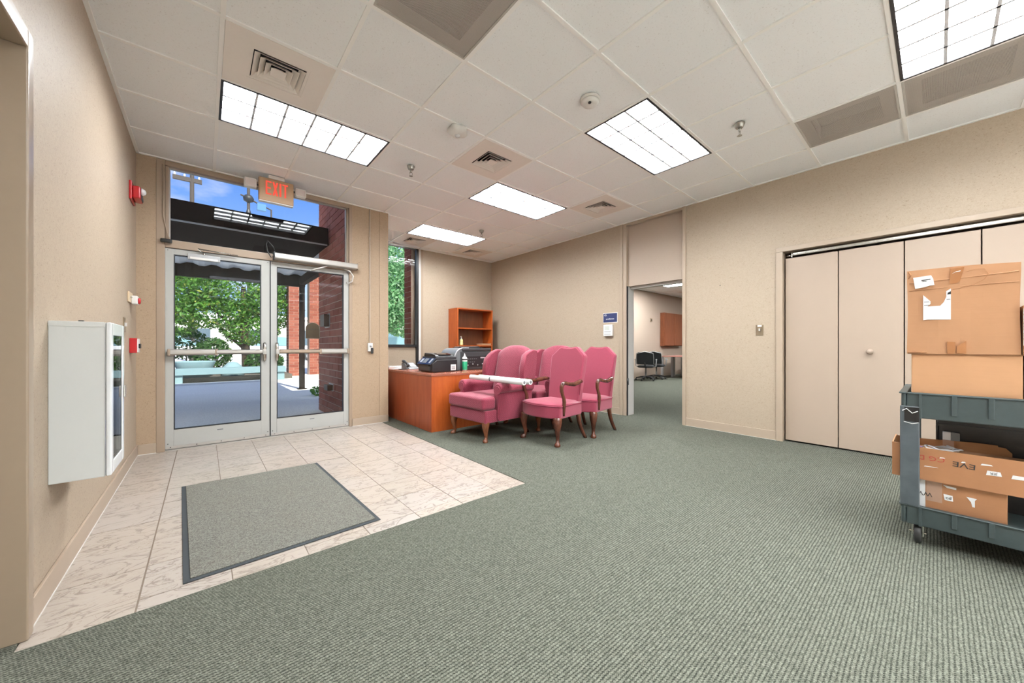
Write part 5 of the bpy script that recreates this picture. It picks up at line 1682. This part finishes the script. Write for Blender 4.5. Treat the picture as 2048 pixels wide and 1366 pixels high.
oc = office_chair('nearest black office chair with mesh back by doorway jamb')
oc.location = (10.33, 2.62, 0.004)
oc.rotation_euler = (0, 0, math.radians(24))
for x, y, r, lb in ((11.05, 2.66, 12, 'second black office chair, behind the nearest one'), (13.65, 2.62, 185, 'black office chair at the far table end, left one'), (13.75, 1.75, 170, 'black office chair at the far table end, right one')):
    dup(oc, (x, y, 0.004), math.radians(r), lb)
ft = thing('conference_table', (12.3, 2.0, 0), 'reddish conference table with pale metal legs in far room', 'table')
obj('tabletop', bx(11.5, 13.1, 1.75, 2.80, 0.715, 0.745), plain('table_top', (0.42, 0.19, 0.15), 0.3), ft, bevel=0.004)
for x, y in ((11.57, 2.73), (11.57, 1.82), (12.28, 2.73), (12.40, 2.73), (12.34, 1.82), (13.03, 2.73), (13.03, 1.82)):
    obj('leg', bx(x - 0.035, x + 0.035, y - 0.035, y + 0.035, 0.004, 0.715), M['grey_metal'], ft, bevel=0.006)

# ------------------------------------------------------------------ outdoors
GZ = -0.02
gd = MB()
gd.box(-30, 60, 2.2, 60, GZ - 0.1, GZ)
gd.box(-30, 1.45, DW + 0.09, 2.2, GZ - 0.1, GZ)
ground = struct('ground', gd, M['concrete'])
# paving brick strip outside the doors
thr = struct('threshold_strip', bx(-0.6, 1.38, DW + 0.12, DW + 0.345, GZ, GZ + 0.004), M['mortar'])
for k in range(9):
    obj('brick', bx(-0.59 + k * 0.218, -0.59 + k * 0.218 + 0.206, DW + 0.125, DW + 0.34, GZ + 0.002, GZ + 0.014), M['brick'], thr)


def brick_mesh(l, h, d):
    m = MB().box(0, l, 0, d, 0, h)
    me = bpy.data.meshes.new('brick')
    me.from_pydata(m.v, [], m.f)
    me.materials.append(M['brick'])
    return me


BL, BH = 0.305, 0.1016
_bm = {}


def bricks(parent, origin, ux, length, z0, z1, out, limit=None, deep=0.02):
    """courses of individually laid bricks on a face; ux = direction along the wall, out = outward normal"""
    off = wloc(parent)
    ux, out, origin = V(ux), V(out), V(origin)
    if ux.cross(out).z < 0:
        origin = origin + ux * length
        ux = -ux
    g = 0.011
    rot = Matrix((ux, out, V((0, 0, 1)))).transposed().to_euler()
    row = 0
    z = z0
    while z < z1 - 0.02:
        s = -(BL / 2) * (row % 2)
        while s < length - 0.01:
            a, b = max(s, 0), min(s + BL, length)
            if b - a > 0.03:
                l_ = round(b - a - g, 3)
                h_ = round(min(BH, z1 - z) - g, 3)
                key = (l_, h_)
                if key not in _bm:
                    _bm[key] = brick_mesh(l_, h_, deep)
                o = bpy.data.objects.new('brick', _bm[key])
                COL.objects.link(o)
                o.parent = parent
                o.location = origin + ux * (a + g / 2) - out * (deep - 0.007 - random.uniform(0, 0.0025)) + V((0, 0, z + g / 2)) - off
                o.rotation_euler = rot
            s += BL
        z += BH
        row += 1


# entrance return wall of brick to the right of the doors
rw = struct('wall_brick_return', bx(1.405, 1.765, DW + 0.16, 3.56, GZ, 3.72), M['mortar'])
bricks(rw, (1.405, DW + 0.16, 0), (0, 1, 0), 3.56 - DW - 0.16, GZ + 0.004, 3.72, (-1, 0, 0))
bricks(rw, (1.405, 3.56, 0), (1, 0, 0), 0.36, GZ + 0.004, 3.72, (0, 1, 0))
# pier outside the alcove window
rp_ = struct('wall_brick_pier', bx(2.965, 3.32, BY + 0.15, 3.66, GZ, 3.6), M['mortar'])
bricks(rp_, (2.965, BY + 0.15, 0), (0, 1, 0), 3.66 - BY - 0.15, GZ + 0.004, 3.6, (-1, 0, 0))
# two far brick piers and a brick wall
fp = struct('wall_brick_far_pier', bx(2.26, 2.72, 12.0, 12.5, GZ, 4.2), M['mortar'])
bricks(fp, (2.26, 12.0, 0), (1, 0, 0), 0.46, GZ + 0.004, 4.2, (0, -1, 0))
bricks(fp, (2.26, 12.5, 0), (0, -1, 0), 0.5, GZ + 0.004, 4.2, (-1, 0, 0))
fp2 = struct('wall_brick_far', bx(2.98, 4.9, 12.3, 12.7, GZ, 4.2), M['mortar'])
bricks(fp2, (2.98, 12.3, 0), (1, 0, 0), 1.2, GZ + 0.004, 4.2, (0, -1, 0))
# boxes on the brick return
for z0, z1, y0, y1, nm, lb in ((1.36, 1.55, 2.86, 3.10, 'wall_intercom', 'brown intercom box on brick wall outside right door'), (0.39, 0.475, 2.66, 2.86, 'outdoor_outlet_box', 'small brown outlet box low on outside brick wall')):
    t = thing(nm, (1.39, (y0 + y1) / 2, z0), lb, 'wall box')
    obj('case', bx(1.315, 1.399, y0, y1, z0, z1), plain(nm + '_paint', (0.10, 0.045, 0.02), 0.5), t, bevel=0.005)
    obj('back_plate', bx(1.392, 1.4005, y0 - 0.012, y1 + 0.03, z0 - 0.012, z1 + 0.012), M['white_line'], t)
# canopy
cv = thing('entrance_canopy', (0, 5, 2.8), 'dark brown steel canopy with white corrugated deck outside doors', 'canopy')
obj('near_beam', bx(-4.5, 1.385, 2.90, 3.02, 2.63, 2.885), M['canopy'], cv)
obj('beam_flange', bx(-4.5, 1.385, 2.86, 3.06, 2.615, 2.632), M['canopy'], cv)
obj('gutter', bx(-4.5, 1.36, 2.845, 2.862, 2.60, 2.618), M['grey_metal'], cv)
obj('far_beam', bx(-4.5, 1.86, 7.10, 7.24, 2.555, 2.87), M['canopy'], cv)
obj('side_beam', bx(1.74, 1.86, 3.57, 7.10, 2.60, 2.79), M['canopy'], cv)
dkm = MB()
nx = 64
pr_ = []
for k in range(nx + 1):
    x = -4.5 + 6.3 * k / nx
    pr_.append((x, 2.80 if k % 4 in (0, 1) else 2.845))
low = pr_
hi = [(x, z + 0.006) for x, z in reversed(pr_)]
n = len(low)
vs = [(x, 3.03, z) for x, z in low] + [(x, 3.03, z + 0.006) for x, z in low] + [(x, 7.10, z) for x, z in low] + [(x, 7.10, z + 0.006) for x, z in low]
fs = []
for k in range(n - 1):
    fs += [(k, k + 1, 2 * n + k + 1, 2 * n + k), (n + k, 3 * n + k, 3 * n + k + 1, n + k + 1)]
dkm.add(vs, fs)
obj('corrugated_deck', dkm, M['deck'], cv)
obj('soffit_panel', bx(-4.5, 1.40, 3.02, 4.75, 2.632, 2.65), M['canopy'], cv)
obj('light_box', bx(-1.0, -0.05, 5.2, 5.5, 2.68, 2.79), M['deck'], cv, bevel=0.01)
obj('conduit_pipe', MB().tube([(-4.4, 5.9, 2.76), (1.7, 5.9, 2.76)], 0.014, 8), M['grey_metal'], cv)
pp = thing('canopy_post', (1.80, 7.17, GZ), 'dark steel post carrying the canopy outside', 'post')
obj('shaft', bx(1.745, 1.855, 7.115, 7.225, GZ + 0.012, 2.555), M['canopy'], pp)
obj('base_plate', bx(1.70, 1.90, 7.07, 7.27, GZ, GZ + 0.014), M['canopy'], pp)
# kerb, planter bench and bed
struct('kerb', bx(-12, 1.6, 10.1, 10.35, GZ, GZ + 0.045), M['kerb'])
pbn = thing('concrete_bench_wall', (0, 10.7, GZ), 'long pale green concrete bench wall outside', 'bench')
obj('slab', bx(-7.0, 1.95, 10.55, 11.0, 0.235, 0.415), M['bench'], pbn, bevel=0.01)
for x in (-6.5, -3.4, -0.72, 1.75):
    obj('leg', bx(x - 0.17, x + 0.17, 10.62, 10.95, GZ, 0.235), M['bench'], pbn)
struct('planting_bed', bx(-9, 2.2, 11.0, 15.0, GZ, 0.12), M['gravel'])
rk = obj('boulder', MB().loft([superring(0.62, 11.5, z, a, b, 2.2, 14) for z, a, b in ((0.10, 0.30, 0.24), (0.25, 0.31, 0.25), (0.42, 0.24, 0.2), (0.53, 0.13, 0.11), (0.565, 0.03, 0.03))]), M['bench'], smooth=True)
tag(rk, 'pale rounded boulder beside the tree behind the bench wall', 'rock')
pt_ = thing('concrete_planter', (-0.35, 11.6, 0.12), 'pale concrete planter tub behind the bench wall', 'planter')
obj('tub', MB().loft([superring(-0.30, 11.6, z, a, a, 3, 20) for z, a in ((0.12, 0.36), (0.42, 0.44), (0.58, 0.50), (0.60, 0.50), (0.60, 0.44), (0.5, 0.42))]), M['bench'], pt_, smooth=True)
obj('soil', MB().lathe([(0.44, 0.40), (0.44, 0.46), (0.01, 0.47)], (-0.30, 11.6, 0.1), 16), M['gravel'], pt_)


def foliage(mb, c, rad, n, size, flat=0.8, shell=0.55):
    c = V(c)
    for _ in range(n):
        d = V((random.gauss(0, 1), random.gauss(0, 1), random.gauss(0, 1))).normalized()
        r = shell + (1 - shell) * random.random() ** 0.5
        p = c + V((d.x * rad[0] * r, d.y * rad[1] * r, d.z * rad[2] * r))
        a = V((random.uniform(-1, 1), random.uniform(-1, 1), random.uniform(-1, 1))).normalized()
        b = a.cross(V((random.uniform(-1, 1), random.uniform(-1, 1), random.uniform(-1, 1)))).normalized()
        s = size * random.uniform(0.6, 1.25)
        mb.add([p - a * s, p + b * s * 0.45 + a * s * 0.1, p + a * s, p - b * s * 0.45 + a * s * 0.1], [(0, 1, 2, 3)])


def tree(name, label, base, trunk_pts, trunk_r, blobs, leaf, size, group='trees outside'):
    t = thing(name, base, label, 'tree', group)
    m = MB().tube(trunk_pts[0], trunk_r, 10)
    for br in trunk_pts[1:]:
        m.tube(br, [0.06, 0.045, 0.03, 0.015][:len(br)], 7)
    obj('trunk', m, M['bark'], t, smooth=True)
    f = MB()
    for c, rad, n in blobs:
        foliage(f, c, rad, n, size)
    obj('foliage', f, leaf, t, kind='stuff')
    return t


tree('shade_tree', 'leafy green tree with forked trunk behind the bench wall', (1.05, 13.0, 0.1),
     [[(1.10, 13.0, 0.0), (1.08, 13.0, 0.7), (1.02, 13.0, 1.4), (0.98, 13.0, 2.2), (1.0, 13.0, 3.2)],
      [(1.03, 13.0, 1.3), (0.55, 12.9, 1.9), (0.0, 12.8, 2.5), (-0.5, 12.7, 2.8)],
      [(1.0, 13.0, 1.7), (1.5, 13.0, 2.3), (1.9, 12.9, 2.8)],
      [(1.0, 13.0, 1.0), (0.5, 12.8, 1.5), (0.2, 12.7, 1.9)]],
     [0.16, 0.14, 0.13, 0.11, 0.07],
     [((0.9, 13.0, 3.1), (1.9, 1.1, 0.95), 6500), ((-0.8, 12.9, 3.0), (1.3, 1.0, 0.9), 3600), ((1.9, 13.0, 2.5), (1.0, 0.9, 0.8), 2600), ((0.0, 12.7, 2.2), (1.2, 0.8, 0.55), 2000), ((1.2, 12.7, 1.6), (0.9, 0.7, 0.5), 1500), ((-0.9, 12.8, 1.9), (0.7, 0.6, 0.6), 1100), ((0.9, 13.0, 4.4), (2.4, 1.4, 0.9), 2500)],
     M['leaf'], 0.07)
shr = [((-1.95, 12.1, 0.55), (0.8, 0.5, 0.45), 900, 'wide dark shrub left of the concrete planter'), ((0.15, 12.55, 0.75), (0.50, 0.45, 0.6), 800, 'dark shrub between the planter and the boulder'), ((1.55, 12.2, 0.5), (0.6, 0.45, 0.4), 900, 'low dark shrub at the foot of the tree'), ((-0.6, 14.6, 1.15), (0.7, 0.5, 0.6), 700, 'rounder shrub rising behind the planter')]
for c, rad, n_, lb in shr:
    f = MB()
    foliage(f, c, rad, n_, 0.085)
    t = thing('shrub', (c[0], c[1], 0.1), lb, 'shrub', 'shrubs in the planting bed')
    obj('foliage', f, M['leaf_dark'], t, kind='stuff')
    obj('stem', MB().tube([(c[0], c[1], 0.1), (c[0] + 0.05, c[1], c[2])], [0.03, 0.015], 6), M['bark'], t)
f = MB()
foliage(f, (1.80, 5.55, 0.09), (0.13, 0.16, 0.11), 150, 0.042)
t = thing('ground_plant', (1.80, 5.55, GZ), 'small green plant at the corner of the brick wall', 'plant')
obj('foliage', f, M['leaf'], t, kind='stuff')
obj('stem', MB().tube([(1.80, 5.55, GZ), (1.80, 5.55, 0.1)], 0.01, 6), M['bark'], t)
tree('window_tree', 'pale green tree filling the alcove window', (5.0, 10.2, GZ),
     [[(4.55, 10.2, 0.0), (4.62, 10.2, 0.8), (4.85, 10.2, 1.5), (5.3, 10.2, 2.2), (5.6, 10.2, 3.0)], [(4.8, 10.2, 1.4), (4.4, 10.2, 2.0), (4.2, 10.2, 2.6)]],
     [0.13, 0.12, 0.11, 0.09, 0.05],
     [((5.2, 10.2, 3.0), (1.5, 1.1, 1.3), 5200), ((5.6, 10.4, 4.3), (1.6, 1.1, 1.0), 3000), ((5.9, 10.2, 2.0), (0.9, 0.8, 0.6), 1500), ((4.7, 10.3, 2.6), (1.2, 0.9, 1.0), 2600), ((5.4, 11.2, 3.4), (1.8, 0.9, 1.9), 4500)],
     M['leaf_pale'], 0.085)
# parked vehicles and a pale building beyond
def car(label, x, y, rz):
    t = thing('parked_car', (0, 0, 0), label, 'car', 'parked cars')
    side = [(-2.2, 0.35), (2.2, 0.35), (2.3, 0.75), (1.5, 1.0), (0.8, 1.10), (-2.1, 1.12), (-2.25, 0.8)]
    obj('body', MB().prism(side, 'y', -0.88, 0.88), M['car_white'], t, bevel=0.09, seg=3)
    top = [(-2.0, 1.1), (0.85, 1.1), (0.15, 1.68), (-0.2, 1.78), (-1.6, 1.78), (-1.9, 1.6)]
    obj('cabin', MB().prism(top, 'y', -0.78, 0.78), M['car_glass'], t, bevel=0.08, seg=3)
    obj('roof', MB().prism([(-0.25, 1.775), (-1.6, 1.775), (-1.65, 1.81), (-0.2, 1.81)], 'y', -0.70, 0.70), M['car_white'], t, bevel=0.03)
    for wx in (-1.4, 1.4):
        for s in (-1, 1):
            w_ = obj('wheel', MB().lathe([(0.2, -0.1), (0.33, -0.1), (0.345, -0.07), (0.345, 0.07), (0.33, 0.1), (0.2, 0.1)], (wx, s * 0.80, 0.345), 20, 'y'), M['dark'], t, smooth=True)
            obj('hubcap', MB().lathe([(0.2, -0.102), (0.2, 0.102)], (wx, s * 0.80, 0.345), 16, 'y'), M['silver'], w_)
    t.location = (x, y, GZ)
    t.rotation_euler = (0, 0, rz)
    return t


ca = car('white vehicle parked beyond the alcove window tree', 8.6, 15.5, math.radians(25))
dup(ca, (-1.2, 27.0, GZ), math.radians(5), 'white vehicle parked far behind the entrance tree')
dup(ca, (4.6, 29.0, GZ), math.radians(8), 'second distant white vehicle right of the tree trunk')
bd_ = thing('distant_building', (2, 45, GZ), 'pale low building far behind the trees', 'building')
obj('wall', bx(-25, 40, 45, 46, GZ, 4.2), M['bldg'], bd_)
obj('parapet', bx(-25.2, 40.2, 44.8, 46.2, 4.2, 4.5), M['deck'], bd_)
for k in range(12):
    obj('window', bx(-22 + k * 5, -19.6 + k * 5, 44.93, 45.0, 1.2, 2.9), M['window_dark'], bd_)
# utility poles against the sky
up = thing('utility_pole', (-0.75, 30, GZ), 'wooden utility pole with crossarm against the sky', 'pole')
obj('shaft', MB().tube([(-0.72, 30, GZ), (-0.72, 30, 13.0)], [0.16, 0.12], 10), M['pole'], up)
obj('crossarm', bx(-1.7, -0.2, 29.9, 30.1, 12.35, 12.62), M['pole'], up)
for x in (-1.6, -1.1, -0.35):
    obj('insulator', MB().lathe([(0.05, 0), (0.07, 0.1), (0.03, 0.2)], (x, 30, 12.62), 8), M['white_plastic'], up)
mk = thing('signal_mast', (2.43, 30, GZ), 'slim mast with round fitting and blue box against the sky', 'mast')
obj('shaft', MB().tube([(2.43, 30, GZ), (2.43, 30, 13.6)], 0.10, 10), M['pole'], mk)
obj('round_fitting', MB().lathe([(0.05, -0.3), (0.30, -0.16), (0.34, 0.05), (0.22, 0.25), (0.06, 0.3)], (2.43, 30, 12.05), 14), M['dark'], mk, smooth=True)
obj('side_pipe', MB().tube([(1.95, 30, 12.25), (2.43, 30, 12.1), (3.0, 30, 11.85), (3.85, 30, 11.55), (3.85, 30, 10.4)], 0.06, 8), M['pole'], mk)
obj('blue_box', bx(2.95, 3.5, 29.85, 30.15, 11.35, 11.85), M['blue_box'], mk)
obj('collar', MB().lathe([(0.1, -0.2), (0.17, 0), (0.1, 0.25)], (2.43, 30, 11.0), 10), M['dark'], mk)
